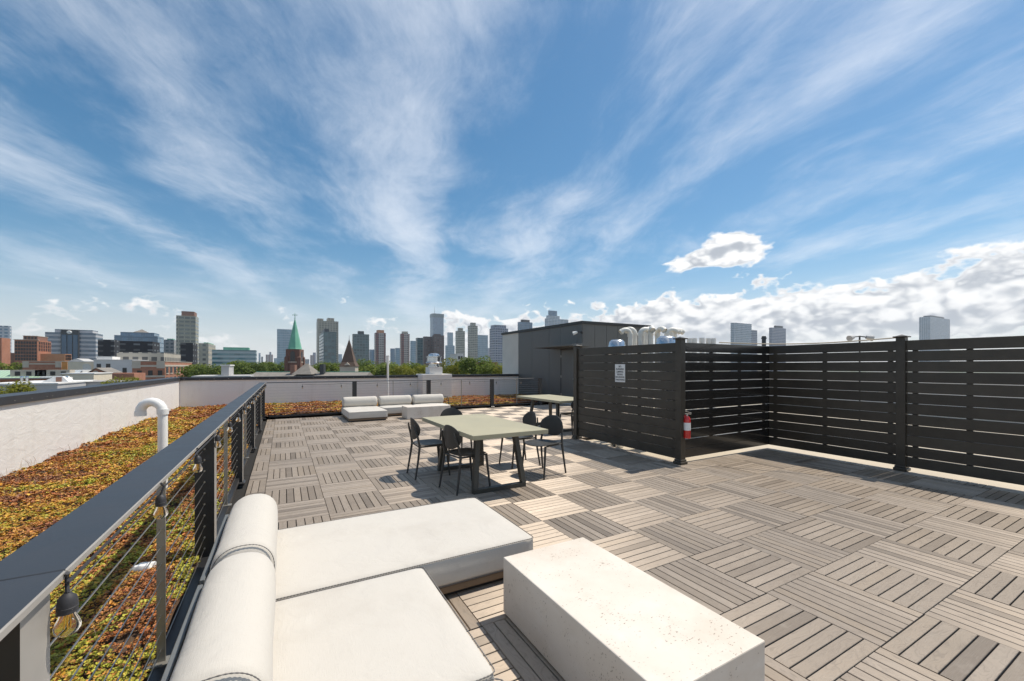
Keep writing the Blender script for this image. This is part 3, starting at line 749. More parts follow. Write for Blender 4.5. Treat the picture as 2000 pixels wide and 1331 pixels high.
for z in (.35, 1.1, 1.95): MB().cyl((BX-.020, dy1-.055, z-.05), (BX-.020, dy1-.055, z+.05), .009, .009, 8).build('hinge', M['steel'], d)
MB().box(BX-.02, BX+.028, dy1-.058, dy1-.01, .03, 2.255).box(BX-.02, BX+.028, dy0+.008, dy0+.028, .03, 2.255).box(BX-.02, BX+.028, dy0+.0285, dy1-.0585, 2.205, 2.255).build('door_frame', M['panel_dark'], t)
can0, can1 = px_y(1136, BX-.5), px_y(1060, BX-.5)
MB().prism([(BX-.95, 2.30), (BX-.004, 2.27), (BX-.004, 2.44), (BX-.95, 2.36)], 'y', can0, can1).build('canopy', M['panel'], t)
n = 6; xs = [BX+.03+(BX1-BX-.03)*k/n for k in range(n+1)]
for a, c in zip(xs[:-1], xs[1:]): MB().box(a+.006, c-.006, BY, BY+.029, .03, BH-.10).build('panel', M['panel'], t)
MB().box(BX-.05, BX1+.05, BY-.05, BY1+.05, BH-.098, BH+.012).build('roof_trim', M['panel_dark'], t)
MB().box(BX-.20, BX-.002, BY+.05, 14.9, -.05, .06).build('plinth', M['whitewall'], t)
t = thing('wall_lamp', 'small white floodlight on an arm beside the bulkhead door', 'lamp', (BX, px_y(1137, BX), 2.86))
MB().cyl((0, 0, 0), (-.05, 0, 0), .06, .06, 12).tube([(-.05, 0, 0), (-.16, .02, .02), (-.22, .06, .0)], .016, 7).build('arm', M['panel_dark'], t, True)
MB().cyl((-.20, .05, .01), (-.34, .14, -.05), .045, .075, 14).build('lamp_head', M['pvc'], t, True)

# ------------------------------------------------------------------ vents and pipes behind the fence and on the beds
def elbow_pipe(label, x, y, ztop, ang, rad=.055, reach=.22, z0=-.06, turn=100, mat='pvc_old', group=None, droop=.05):
    t = thing('vent_pipe', label, 'vent pipe', (x, y, z0), ang, group)
    h = ztop-z0-rad; rb = reach*.5; pts = [(0, 0, 0), (0, 0, h-rb)]
    for k in range(1, 9):
        q = R(turn)*k/8; pts.append((rb-rb*math.cos(q), 0, h-rb+rb*math.sin(q)))
    e = Vector(pts[-1]); d = Vector((math.sin(R(turn)), 0, math.cos(R(turn)))); pts.append(tuple(e+d*droop))
    MB().tube(pts[:3], rad, 16).build('riser', M[mat], t, True)
    MB().tube(pts[1:], rad*1.07, 16, cap=False).build('elbow', M[mat], t, True)
    MB().tube([tuple(e+d*(droop-.05)), tuple(e+d*(droop+.005))], rad*1.2, 16, cap=False).cyl(e+d*(droop-.02), e+d*(droop-.018), rad*1.0, rad*1.0, 14, 0).build('mouth', M[mat], t, True)
    MB().cyl((0, 0, h-rb-.03), (0, 0, h-rb+.03), rad*1.2, rad*1.2, 16).build('collar', M[mat], t, True)
    return t
VD = 9.0
def at_depth(px, d):
    rr = (px-CX)/F*d; return (CAM[0]+rr*CY+d*SY, CAM[1]+d*CY-rr*SY)
LEFT, RIGHT, NEAR = -YAW+R(180), -YAW, -YAW-R(90)
spec = [(1231, 9.0, 640.5, LEFT+.2, 'leftmost cream vent pipe of the cluster above the fence, mouth to the left'),
        (1240, 9.3, 638.5, LEFT-.3, 'second cream vent pipe from the left in the cluster above the fence'),
        (1251, 8.9, 639.0, RIGHT+.2, 'cream vent pipe with its elbow turned right, third from the left above the fence'),
        (1261, 9.3, 638.0, RIGHT+.5, 'cream vent pipe partly hidden, fourth from the left above the fence'),
        (1271, 8.8, 637.5, NEAR-.15, 'cream vent pipe with its mouth facing the deck, left of two such'),
        (1284, 8.8, 638.5, NEAR+.35, 'cream vent pipe with its mouth facing the deck, right of two such'),
        (1303, 9.1, 640.0, RIGHT+.0, 'cream vent pipe behind the larger metal dome, elbow to the right'),
        (1310, 9.4, 640.5, RIGHT+.1, 'second cream vent pipe from the right end of the cluster'),
        (1317, 9.7, 641.5, RIGHT+.1, 'rightmost cream elbow vent pipe of the cluster above the fence')]
for px, d, py, ang, lab in spec:
    x, y = at_depth(px, d); elbow_pipe(lab, x, y, CAM[2]+(HY-py)*d/F, ang, .050, .23, turn=128, group='vent pipes above the fence')
for k, (px, py, lab) in enumerate(((1347, 661.5, 'grey pipe stub right of the fence post, leftmost of five'), (1356, 661.5, 'grey pipe stub right of the fence post, second of five'),
                     (1371, 660.5, 'grey pipe stub standing alone, third of five behind the glossy fence'), (1384, 661.5, 'grey pipe stub, fourth of five behind the glossy fence'), (1393, 661.5, 'grey pipe stub, rightmost of five behind the glossy fence'))):
    x, y = at_depth(px, 9.6); t = thing('pipe_stub', lab, 'pipe', (x, y, -.06), 0, 'open pipe stubs behind the fence')
    z = CAM[2]+(HY-py)*9.6/F+.06
    MB().tube([(0, 0, 0), (0, 0, z)], .056, 14, cap=False).build('riser', M['pvc'], t, True); MB().tube([(0, 0, z-.10), (0, 0, z+.002)], .062, 14, cap=False).build('collar', M['pvc'], t, True)
for px, w, py, lab in ((1205, .175, 663.5, 'small shiny metal dome vent left of the pipe cluster'), (1301, .21, 656.5, 'larger shiny metal dome vent beside the fence post')):
    d = 8.2; x, y = at_depth(px, d); z = CAM[2]+(HY-py)*d/F
    t = thing('dome_vent', lab, 'roof vent', (x, y, -.06)); h = z+.06
    MB().cyl((0, 0, 0), (0, 0, h-.3), w*.72, w*.72, 18).build('duct', M['galv'], t, True)
    MB().lathe([(w*.95, h-.30), (w*1.05, h-.29), (w*.98, h-.16), (w*.86, h-.05), (w*.6, h-.008), (0, h)], 24).build('hood', M['galv'], t, True)
x, y = at_depth(1679, 12.0); z = CAM[2]+(HY-657)*12/F
t = thing('floodlight_mast', 'twin headed floodlight on a thin pole behind the right fence', 'floodlight', (x, y, -.06), -YAW)
MB().cyl((0, 0, 0), (0, 0, z+.06), .022, .022, 8).tube([(-.2, 0, z+.03), (0, 0, z+.06), (.2, 0, z+.03)], .016, 6).build('pole', M['darkmetal'], t)
for s in (-1, 1): MB().cyl((s*.19, 0, z+.03), (s*.34, -.05, z-.01), .05, .085, 14).build('lamp_head', M['greywall'], t, True)
elbow_pipe('white gooseneck vent pipe rising out of the sedum beside the railing', -4.05, 3.2, 1.175, R(180)-.35, .046, .225, .0, 180, 'pvc', None, .04)
t = thing('vent_pipe', 'thin straight white pipe standing behind the far railing', 'vent pipe', (px_x(757.5, 15.6), CAM[1]+15.6, -.05))
MB().cyl((0, 0, 0), (0, 0, 1.95), .036, .036, 12).build('riser', M['pvc'], t, True); MB().cyl((0, 0, 0), (0, 0, .12), .06, .05, 12).build('boot', M['membrane'], t, True)
m = MB(); m.lathe([(.0, .0), (.055, .005), (.062, .03), (.045, .055), (.0, .062)], 12)
for i, v in enumerate(m.v): k = 1+.25*math.sin(i*2.1); m.v[i] = (v[0]*1.2*k, v[1]*.8*k, v[2])
tag(m.build('white_pebble', M['pvc'], None, True, (-3.70, .93, .10)), 'white crumpled scrap lying on the sedum beside the railing', 'litter')

# ------------------------------------------------------------------ lounge furniture
def cushion(x0, x1, y0, y1, z0, z1, r=.035, puff=.012, seed=0, n=18):
    """soft box: rounded by distance from an inner box, slightly crowned and rumpled"""
    m = MB(); rr = random.Random(seed); ph = [rr.uniform(0, 6) for _ in range(6)]
    c = Vector(((x0+x1)/2, (y0+y1)/2, (z0+z1)/2)); h = Vector(((x1-x0)/2, (y1-y0)/2, (z1-z0)/2))
    bm = bmesh.new(); bmesh.ops.create_cube(bm, size=2); bmesh.ops.subdivide_edges(bm, edges=bm.edges[:], cuts=n, use_grid_fill=True)
    for v in bm.verts:
        s = Vector([math.copysign(abs(a)**.8, a) for a in v.co]); p = Vector((s.x*h.x, s.y*h.y, s.z*h.z))
        inn = Vector([max(-(h[i]-r), min(h[i]-r, p[i])) for i in range(3)]); d = p-inn
        if d.length > 1e-6: p = inn+d.normalized()*r
        u, w = p.x/h.x, p.y/h.y; cr = max(0, 1-u*u)*max(0, 1-w*w)
        if p.z > 0: p.z += puff*cr**.5+.004*math.sin(u*7+ph[0])*math.sin(w*6+ph[1])*cr+.005*math.sin(w*3+ph[2]+u*2)*cr+.0035*math.sin(u*13+w*5+ph[3])*math.sin(w*3+ph[4])*cr
        else: pass
        side = 1-abs(p.z)/h.z
        p.x += math.copysign(.006*side*(1-w*w), p.x) if abs(u) > .9 else 0
        p.y += math.copysign(.006*side*(1-u*u), p.y) if abs(w) > .9 else 0
        v.co = p+c
    bm.verts.index_update(); m.add([v.co[:] for v in bm.verts], [[q.index for q in f.verts] for f in bm.faces]); bm.free(); return m
def seam_loop(x0, x1, y0, y1, z, r=.035, ins=.010, tr=.0038):
    pts = []
    R_ = r
    for (cx, cy, a0) in ((x1-R_, y1-R_, 0), (x0+R_, y1-R_, 90), (x0+R_, y0+R_, 180), (x1-R_, y0+R_, 270)):
        for k in range(6):
            a = R(a0+k*18); pts.append((cx+(R_-ins+.002)*math.cos(a), cy+(R_-ins+.002)*math.sin(a), z+.002*math.sin(k+a0)))
    pts.append(pts[0]); m = MB()
    dense = []
    for p, q in zip(pts[:-1], pts[1:]):
        L = math.dist(p, q); n = max(1, int(L/.008))
        for i in range(n): dense.append(tuple(p[j]+(q[j]-p[j])*i/n for j in range(3)))
    dense.append(pts[0])
    return m.tube(dense, [tr*(1.0 if i % 2 else .55) for i in range(len(dense))], 5, cap=False)
def roll(x0, x1, yc, zc, ry, rz, seed=0):
    """bolster lying along x with softly rounded ends"""
    m = MB(); n = 28; prof = []
    L = x1-x0; e = .075
    st = [0, .004, .012, .026, .045, e]+[e+(L-2*e)*k/14 for k in range(1, 14)]+[L-e, L-.045, L-.026, L-.012, L-.004, L]
    vs = []
    for s in st:
        t = min(s, L-s); k = 1.0 if t >= e else (1-(1-t/e)**2.6)**(1/2.6)
        k = max(k, .02)
        k *= 1-.012*math.sin(s*9+seed)
        for i in range(n):
            q = 2*math.pi*i/n; c, s_ = math.cos(q), math.sin(q)
            c = math.copysign(abs(c)**.86, c); s_ = math.copysign(abs(s_)**.86, s_)
            vs.append((x0+s, yc+ry*k*c, zc+rz*k*s_))
    fs = [(a*n+i, a*n+(i+1) % n, (a+1)*n+(i+1) % n, (a+1)*n+i) for a in range(len(st)-1) for i in range(n)]
    fs += [tuple(range(n-1, -1, -1)), tuple(range(len(vs)-n, len(vs)))]
    m.add(vs, fs); return m
def end_ring(x, yc, zc, ry, rz):
    pts = []
    for i in range(121):
        q = 2*math.pi*i/120; c, s = math.cos(q), math.sin(q)
        pts.append((x, yc+ry*math.copysign(abs(c)**.86, c), zc+rz*math.copysign(abs(s)**.86, s)))
    return MB().tube(pts, [.0028 if i % 2 else .0016 for i in range(121)], 5, cap=False)
def sofa_module(label, w, dep, loc, rz, seed, group, arm=False):
    """local x runs along the back, local y from the back to the front edge"""
    t = thing('sofa_module', label, 'sofa', loc, rz, group)
    MB().box(.05, w-.05, .06, dep-.06, .002, .035).build('plinth', M['black'], t)
    MB().bbox(.012, w-.012, .02, dep-.022, .036, .082, .004, 1).build('wood_base', M['wood_base'], t)
    cu = cushion(.006, w-.006, .03, dep, .083, .278, .032, .016, seed).build('seat_cushion', M['fabric'], t, True)
    seam_loop(.006, w-.006, .03, dep, .270, .034, .002).build('top_piping', M['stitch'], cu)
    seam_loop(.006, w-.006, .03, dep, .093, .034, .002).build('bottom_piping', M['stitch'], cu)
    ro = roll(.012, w-.012, .185, .432, .152, .158, seed).build('back_bolster', M['fabric'], t, True)
    for x in (w-.036,): end_ring(x, .185, .432, .1435, .1495).build('piping', M['stitch'], ro)
    MB().bbox(.02, w-.02, .0, .022, .40, .45, .003, 1).build('back_bar', M['frame_grey'], t)
    for x in (.06, w-.06): MB().bbox(x-.02, x+.02, .001, .019, .04, .3995, .003, 1).build('back_upright', M['frame_grey'], t)
    if arm: MB().tube([(-.035, .05, .05), (-.035, .05, .46), (-.035, .09, .50), (-.035, dep-.40, .50), (-.035, dep-.34, .46), (-.035, dep-.34, .05)], .012, 8).build('arm_loop', M['black'], t, True)
    return t
G1 = 'white sofa modules beside the left railing'; G2 = 'white sofa modules at the far railing'
BXs = -3.225
sofa_module('long white chaise in the foreground with its bolster against the left railing', 1.10, 1.99, (BXs, .845, 0), R(-90), 1, G1)
sofa_module('white foreground sofa seat nearest the stone block, in front of the chaise', 1.05, 1.14, (BXs, -.265, 0), R(-90), 2, G1)
sofa_module('white sofa seat cut off by the bottom edge of the picture', 1.05, 1.14, (BXs, -1.325, 0), R(-90), 3, G1)
sofa_module('white chaise at the left end of the far sofa', 1.06, 1.70, (-.235, 10.86, 0), R(180), 4, G2)
sofa_module('middle white seat of the far sofa', 1.07, .92, (.845, 10.86, 0), R(180), 5, G2)
sofa_module('right end white seat of the far sofa with a black metal arm', 1.09, .92, (1.945, 10.86, 0), R(180), 6, G2, True)
def stone_block(label, x0, x1, y0, y1):
    m = MB(); w, l = x1-x0, y1-y0; m.bbox(-w/2, w/2, -l/2, l/2, .012, .352, .006, 2)
    t = thing('stone_coffee_table', label, 'coffee table', ((x0+x1)/2, (y0+y1)/2, 0))
    m.build('block', M['stone'], t); MB().box(-w/2+.05, w/2-.05, -l/2+.05, l/2-.05, .001, .0115).build('foot', M['ink'], t)
stone_block('pale travertine block table in the foreground', -1.665, -1.040, -1.80, -.565)
stone_block('pale stone block table in front of the far sofa', .26, 1.56, 8.98, 9.60)

# ------------------------------------------------------------------ dining tables and chairs
def dining_table(label, x0, x1, y0, y1):
    t = thing('dining_table', label, 'table', ((x0+x1)/2, (y0+y1)/2, 0)); w, l = (x1-x0)/2, (y1-y0)/2
    MB().bbox(-w, w, -l, l, .703, .757, .005, 2).build('tabletop', M['tabletop'], t)
    for s in (-1, 1):
        yb, yt = s*(l-.33), s*(l-.42)
        def bar(p, q, hw, mm):   # flat bar of square-ish section between two points in the leg plane
            p, q = Vector(p), Vector(q); d = (q-p).normalized(); n = Vector((0, 1, 0)); a = d.cross(n).normalized()*hw
            vs = [p+a-n*.035, p-a-n*.035, p-a+n*.035, p+a+n*.035, q+a-n*.035, q-a-n*.035, q-a+n*.035, q+a+n*.035]
            mm.add(vs, [(0,1,2,3),(7,6,5,4),(4,5,1,0),(5,6,2,1),(6,7,3,2),(7,4,0,3)])
        for sx in (-1, 1):
            m = MB(); bar((sx*.335, yb, .052), (sx*.262, yt, .69), .030, m); m.build('leg', M['tableleg'], t)
        MB().box(-.362, .362, yb-.035, yb+.035, .001, .0515).build('floor_bar', M['tableleg'], t)
        MB().box(-.30, .30, yt-.04, yt+.04, .690, .7025).build('top_plate', M['tableleg'], t)
    return t
dining_table('sage green dining table with dark sled legs, nearest the camera', -1.01, .0, 1.40, 3.32)
dining_table('sage green dining table farther off beside the bulkhead door', 2.54, 3.55, 4.70, 6.62)
def shell(fx, nr=7, na=28, th=.012):
    """thin curved shell from a function (r,a)->(point, normal)"""
    vs, top, bot = [], [], []
    for sgn in (1, -1):
        for i in range(nr+1):
            for k in range(na):
                p, n = fx(i/nr, 2*math.pi*k/na); vs.append(tuple(Vector(p)+Vector(n)*th/2*sgn*(1 if i < nr else .55)))
    N = (nr+1)*na; fs = []
    for i in range(nr):
        for k in range(na):
            a, b_, c, d = i*na+k, i*na+(k+1) % na, (i+1)*na+(k+1) % na, (i+1)*na+k
            fs.append((a, d, c, b_)); fs.append((N+a, N+b_, N+c, N+d))
    for k in range(na): a, b_ = nr*na+k, nr*na+(k+1) % na; fs.append((a, N+a, N+b_, b_))
    return MB().add(vs, fs)
def make_chair(label, loc, rz):
    t = thing('dining_chair', label, 'chair', loc, rz, 'chairs around the dining tables')
    def seat(r_, a):
        c, s = math.cos(a), math.sin(a); k = (abs(c)**3.2+abs(s)**3.2)**(-1/3.2)
        x, y = .222*r_*k*c, .215*r_*k*s
        return (x, y+.01, .452-.016*(1-min(1, r_*1.05)**2)*(1 if y < .12 else .6)-.02*max(0, (y-.13)/.085)**2), (0, 0, 1)
    def back(r_, a):
        c, s = math.cos(a), math.sin(a); x, z = .205*r_*c, .150*r_*s
        return (x, -.245-.10*(z+.15)*.55+.055*(x/.205)**2, .665+z), (0, -1, .05)
    shell(seat, 7, 32, .016).build('seat', M['chair'], t, True)
    shell(back, 7, 32, .013).build('backrest', M['chair'], t, True)
    for s in (-1, 1):
        MB().tube([(s*.205, .225, .001), (s*.196, .195, .25), (s*.188, .175, .437)], [.012, .015, .017], 8).build('leg', M['chair'], t, True)
        MB().tube([(s*.212, -.265, .001), (s*.200, -.225, .25), (s*.190, -.200, .437), (s*.178, -.222, .56), (s*.160, -.252, .66), (s*.135, -.268, .73)], [.012, .015, .017, .015, .013, .010], 8).build('leg', M['chair'], t, True)
        MB().tube([(s*.188, .175, .430), (s*.189, -.200, .430)], .011, 6).build('seat_rail', M['chair'], t, True)
    MB().tube([(-.189, -.200, .428), (.189, -.200, .428)], .010, 6).build('seat_rail', M['chair'], t, True)
    return t
ch = make_chair('charcoal chair on the left side of the near table, farther from the camera', (-1.03, 2.88, 0), R(-90))
def chair(label, loc, rz):
    c = copy_tree(ch); c.location = loc; c.rotation_euler = (0, 0, rz); c['label'] = label; return c
chair('charcoal chair on the left side of the near table, closest to the camera', (-.83, 2.02, 0), R(-80))
chair('charcoal chair at the far head of the near table', (-.33, 3.66, 0), R(180))
chair('charcoal chair on the right side of the near table, farther from the camera', (.35, 2.75, 0), R(90))
chair('charcoal chair on the right side of the near table, turned, closest to the fence', (.375, 2.10, 0), R(108))
chair('charcoal chair at the far table, half hidden by the fence end post', (2.95, 4.80, 0), R(4))

# ------------------------------------------------------------------ the town beyond
def tower_geo(pl, pc, pr, ytop, dy):
    """grid aligned block seen from the roof: pc is its near corner; returns x0,x1,y0,y1,ztop"""
    Y = CAM[1]+dy
    if (pl+pr)/2 > 557:      # right of the street axis: left flank pl..pc, front pc..pr
        x0 = px_x(pc, dy); x1 = px_x(pr, dy); y1 = px_y(pl, x0) if pl < pc-.4 else Y+(x1-x0)
    else:             # front pl..pc, right flank pc..pr
        x0 = px_x(pl, dy); x1 = px_x(pc, dy); y1 = px_y(pr, x1) if pr > pc+.4 else Y+(x1-x0)
    xc = x0 if (pl+pr)/2 > 557 else x1
    return x0, x1, Y, max(Y+6, min(y1, Y+90)), px_z(ytop, xc, Y)
def block_tower(name, label, pl, pc, pr, ytop, dy, mat, extras=(), group='towers on the skyline', cat='building'):
    x0, x1, y0, y1, zt = tower_geo(pl, pc, pr, ytop, dy)
    t = thing(name, label, cat, (x0, y0, GZ), 0, group)
    MB().box(0, x1-x0, 0, y1-y0, 0, zt-GZ).build('body', mat, t)
    for e in extras:           # (kind, fraction x0,x1,y0,y1, top pixel, material)
        kind, a, b_, c, d, py, mm = e
        z1 = px_z(py, x0 if (pl+pr)/2 > 557 else x1, y0)-GZ
        MB().box((x1-x0)*a, (x1-x0)*b_, (y1-y0)*c, (y1-y0)*d, zt-GZ+.02, z1).build(kind, mm, t)
    return t, (x0, x1, y0, y1, zt)
FA = {}
FA['office_stripe'] = facade('striped_office', (.50, .50, .52), (.06, .11, .17), 3.9, 4.0, .55, 1.0, .1, .25)
FA['teal'] = facade('teal_glass', (.10, .15, .16), (.045, .115, .125), 5.12, 4.96, .72, .8, .1, .45)
FA['beige'] = facade('beige_tower', (.42, .385, .31), (.10, .11, .10), 4.65, 5.12, .5, .5, .2, .5)
FA['olive'] = facade('olive_tower', (.36, .35, .28), (.11, .13, .12), 4.65, 5.58, .5, .85, .15, .4)
FA['redstripe'] = facade('red_striped_tower', (.46, .41, .37), (.10, .09, .09), 4.65, 4.03, .55, .55, .2, .5, tint2=(.22, .085, .07))
FA['darkbrick'] = facade('dark_brick_block', (.105, .072, .066), (.10, .11, .12), 4.65, 5.27, .45, .45, .2, .8)
FA['darkslab'] = facade('dark_slab', (.035, .035, .040), (.10, .11, .12), 3.1, 6.0, .3, .45, .3, .8)
FA['blue'] = facade('blue_glass', (.12, .19, .26), (.07, .17, .27), 5.58, 4.65, .8, .9, .08, .3)
FA['paleblue'] = facade('pale_blue_glass', (.30, .40, .46), (.20, .32, .40), 5.89, 4.65, .75, .92, .1, .15)
FA['bluegrid'] = facade('blue_grid', (.30, .32, .38), (.05, .09, .16), 5.27, 5.58, .6, .72, .1, .45)
FA['whiteblue'] = facade('white_and_blue', (.52, .55, .58), (.10, .19, .27), 4.96, 5.89, .6, .6, .1, .4)
FA['cyanwide'] = facade('green_blue_office', (.40, .47, .48), (.06, .17, .20), 3.8, 4.2, .5, 1.0, .1, .3)
FA['beigegrid'] = facade('beige_grid', (.46, .42, .35), (.07, .07, .07), 3.1, 2.8, .55, .62, .3, .5)
FA['greystack'] = facade('grey_balcony', (.30, .30, .29), (.10, .13, .14), 4.65, 4.96, .5, .6, .2, .5)
cap = M['darkmetal']
BT = block_tower
# left group
BT('office_tower', 'pale curved edge tower cut by the left frame edge', -30, 19, 21, 637, 900, FA['whiteblue'])
BT('brick_building', 'sliver of bright red brick building at the left frame edge', -40, 3, 5.5, 660, 235, M['brick_red'])
x0, x1, y0, y1, zt = tower_geo(28, 73, 100, 665, 300)
t = thing('brick_building', 'stepped dark red brick building with a setback top, lit orange on its right side', 'building', (x0, y0, GZ), 0, 'towers on the skyline')
W, Dp = x1-x0, y1-y0
def zz(py): return px_z(py, x1, y0)-GZ
def win_rows(parent, xs, zs, yface, w, h, mat, axis='x', xf=None):
    for z in zs:
        for x in xs:
            m = MB()
            if axis == 'x': m.box(x-w/2, x+w/2, yface-.12, yface-.02, z-h/2, z+h/2)
            else: m.box(xf+.02, xf+.12, x-w/2, x+w/2, z-h/2, z+h/2)
            m.build('window', mat, parent)
MB().box(0, W, 0, Dp, 0, zz(665)).build('main_block', M['brick_red'], t)
MB().box(W*.30, W*.93, Dp*.12, Dp*.85, zz(665)+.02, zz(657)).build('upper_block', M['brick_brown'], t)
MB().box(-W*.42, -.02, 2, Dp*.9, 0, zz(690)).build('left_wing', M['brick_brown'], t)
MB().box(W+.02, W+9, 3, Dp*.75, 0, zz(691)).build('right_wing', M['brick_orange'], t)  # orange sunlight on this side is put into the wing's brick colour
win_rows(t, [W*f for f in (.08, .2, .32, .44, .56, .68, .8, .92)], [zz(p) for p in (670, 676.5, 683, 689.5, 696, 702)], 0, .75, 1.25, M['darkwin'])
win_rows(t, [W*f for f in (.4, .55, .7, .85)], [zz(660.5)], Dp*.12, .7, 1.2, M['darkwin'])
win_rows(t, [Dp*f for f in (.12, .25, .38, .51, .64, .77, .9)], [zz(p) for p in (670, 676.5, 683)], 0, .9, 1.4, M['darkwin'], 'y', W)
win_rows(t, [3+(Dp*.75-3)*f for f in (.12, .3, .48, .66, .84)], [zz(p) for p in (695, 701)], 0, .9, 1.4, M['darkwin'], 'y', W+9)
MB().box(W*.28, W*.95, Dp*.10, Dp*.87, zz(657)+.01, zz(656)).build('cornice', M['limestone'], t)
MB().box(-.3, W+.3, -.3, Dp*.11, zz(665)+.01, zz(664)).build('cornice', M['limestone'], t)
# glass office with the dark central bay and ring emblem
t, (x0, x1, y0, y1, zt) = BT('office_building', 'wide blue striped office block with a dark glass bay and a ring emblem', 88, 187, 201, 651.5, 520, FA['office_stripe'])
W = x1-x0; f = lambda p: (px_x(p, 520)-x0); zz = lambda py: px_z(py, x1, y0)-GZ
MB().box(f(106), f(180), 1, (y1-y0)*.8, zz(651.5)+.02, zz(645.5)).build('top_floor', FA['office_stripe'], t)
MB().box(f(121), f(155.5), -2.5, -.05, 0, zz(646)).build('bay_frame', M['darkmetal'], t)
for a, c in ((123, 132.5), (134.5, 143.5), (145.5, 154)): MB().box(f(a), f(c), -2.9, -2.55, zz(707), zz(656)).build('bay_glass', M['glassblue'], t)
m = MB(); rr_ = (f(141.6)-f(134.6))/2; pts = [(f(138.2)+rr_*math.cos(2*math.pi*k/24), -2.9, zz(651.2)+rr_*.72*math.sin(2*math.pi*k/24)) for k in range(25)]
m.tube(pts, .65, 6).build('ring_emblem', M['white'], t)
BT('dark_apartment_slab', 'dark brown apartment slab right of the striped office', 191, 223, 234, 664, 330, FA['darkslab'])
BT('dark_apartment_slab', 'long dark slab below the blue pyramid topped office', 234, 298, 312, 667.5, 300, FA['darkslab'])
t, (x0, x1, y0, y1, zt) = BT('office_building', 'blue glass office with a small grey pyramid on its roof', 223, 308, 320, 657, 640, FA['blue'], (('upper_tier', .12, .90, .1, .9, 650.5, FA['blue']),))
zz = lambda py: px_z(py, x1, y0)-GZ; f = lambda p: px_x(p, 640)-x0
a, c, e, h = f(258), f(287), zz(650.4), zz(643.5); q = (a+c)/2
MB().add([(a, 3, e), (c, 3, e), (c, 3+c-a, e), (a, 3+c-a, e), (q, 3+(c-a)/2, h)], [(0,1,4),(1,2,4),(2,3,4),(3,0,4)]).build('pyramid_roof', M['slate'], t)
BT('apartment_block', 'low beige grid fronted block in front of the dark slabs', 228, 320, 353, 689, 210, FA['beigegrid'])
BT('apartment_tower', 'grey green apartment tower with a small copper top, left of the tallest left tower', 320, 340, 344, 664, 700, FA['greystack'], (('copper_top', .3, .9, .1, .9, 662, M['copper']),))
BT('apartment_tower', 'tallest olive grey tower of the left group with a brown plant room', 344, 382, 388, 618, 620, FA['olive'], (('plant_room', .25, .92, .1, .9, 609, M['brick_brown']),))
BT('dark_apartment_slab', 'dark slab standing in front of the tallest left tower', 352, 377, 386, 670, 280, FA['darkslab'])
BT('apartment_tower', 'beige concrete tower with a green copper top right of the dark slab', 388, 407, 421, 671, 500, FA['beige'], (('copper_top', .35, .85, .2, .9, 668.5, M['copper']),))
BT('office_building', 'wide low green blue glass office with a green plant floor', 414, 500, 502, 684.5, 450, FA['cyanwide'], (('plant_floor', .24, .83, .1, .9, 679.5, M['copper']),))
# centre group
BT('glass_tower', 'pale blue glass tower behind the green church spire', 541, 570, 572, 644, 1150, FA['paleblue'])
BT('apartment_tower', 'tall beige tower with two roof blocks behind the teal tower', 618, 620.5, 661, 626.5, 900, FA['beige'], (('roof_block', .0, .28, .1, .8, 622, FA['beige']), ('roof_block', .48, .8, .1, .8, 620, FA['beige'])))
BT('glass_tower', 'dark teal glass tower in front of the tall beige tower', 623.5, 632, 657, 648, 700, FA['teal'], (('plant_room', .1, .48, .1, .8, 641.5, cap),))
BT('glass_tower', 'dark teal tower right of the brown steeple', 688, 690, 721, 652.5, 800, FA['teal'], (('plant_room', .32, .68, .1, .8, 646.5, cap),))
BT('striped_tower', 'red and cream striped tower with an orange lit crown', 731, 734, 753.5, 650, 850, FA['redstripe'], (('crown', .2, .85, .1, .9, 644.5, M['brick_orange']),))  # orange light on the crown is put into its brick colour
BT('striped_tower', 'red brown striped tower right of the thin white pipe', 781, 784, 800, 652, 900, FA['redstripe'], (('crown', .2, .8, .1, .9, 647.5, FA['beige']),))
BT('glass_tower', 'small blue block left of the red and cream tower', 721, 722, 731, 683, 1500, FA['blue'])
BT('glass_tower', 'small blue tower between the two striped towers, left one', 762, 763, 771, 681, 1500, FA['blue'])
BT('glass_tower', 'small pale tower between the two striped towers, right one', 771, 773, 781, 680, 1300, FA['paleblue'])
BT('glass_tower', 'pale glass block right of the second striped tower', 801, 802, 813, 666, 1250, FA['paleblue'])
BT('apartment_block', 'dark blue slab at the left of the dark brick complex', 812, 815, 827, 660, 800, FA['teal'])
BT('apartment_block', 'dark red brick complex in front of the tallest skyscraper, left wing', 826, 829, 845, 657.5, 760, FA['darkbrick'])
BT('apartment_block', 'dark red brick complex in front of the tallest skyscraper, right wing', 844, 847, 867.5, 655, 740, FA['darkbrick'], (('roof_block', .1, .7, .1, .8, 652.5, FA['darkbrick']),))
t, (x0, x1, y0, y1, zt) = BT('skyscraper', 'tallest dark blue skyscraper with a flared top and antenna', 840, 845.5, 866.5, 620, 2100, FA['blue'])
w = x1-x0; zz = lambda py: px_z(py, x0, y0)-GZ
MB().box(-1.5, w+1.5, -1.5, y1-y0, zz(620)+.05, zz(612.5)).build('flared_top', FA['teal'], t); MB().cyl((w*.18, 5, zz(612.5)), (w*.18, 5, zz(598)), 1.0, .3, 8).build('antenna', cap, t)
BT('glass_tower', 'slim pale blue tower right of the tallest skyscraper', 873.5, 875, 885, 649.5, 1700, FA['paleblue'])
BT('glass_tower', 'low pale glass block below the slim blue tower', 869.5, 871, 888, 675, 1200, FA['paleblue'])
BT('apartment_tower', 'olive beige tower with a stepped crown, left of a pair', 889.5, 893, 908, 646.5, 1000, FA['olive'], (('crown', .25, .8, .2, .8, 640.5, FA['olive']),))
BT('apartment_tower', 'taller olive beige tower with a stepped crown, right of a pair', 913.5, 918, 933, 636, 1000, FA['olive'], (('crown', .25, .8, .2, .8, 630, FA['olive']),))
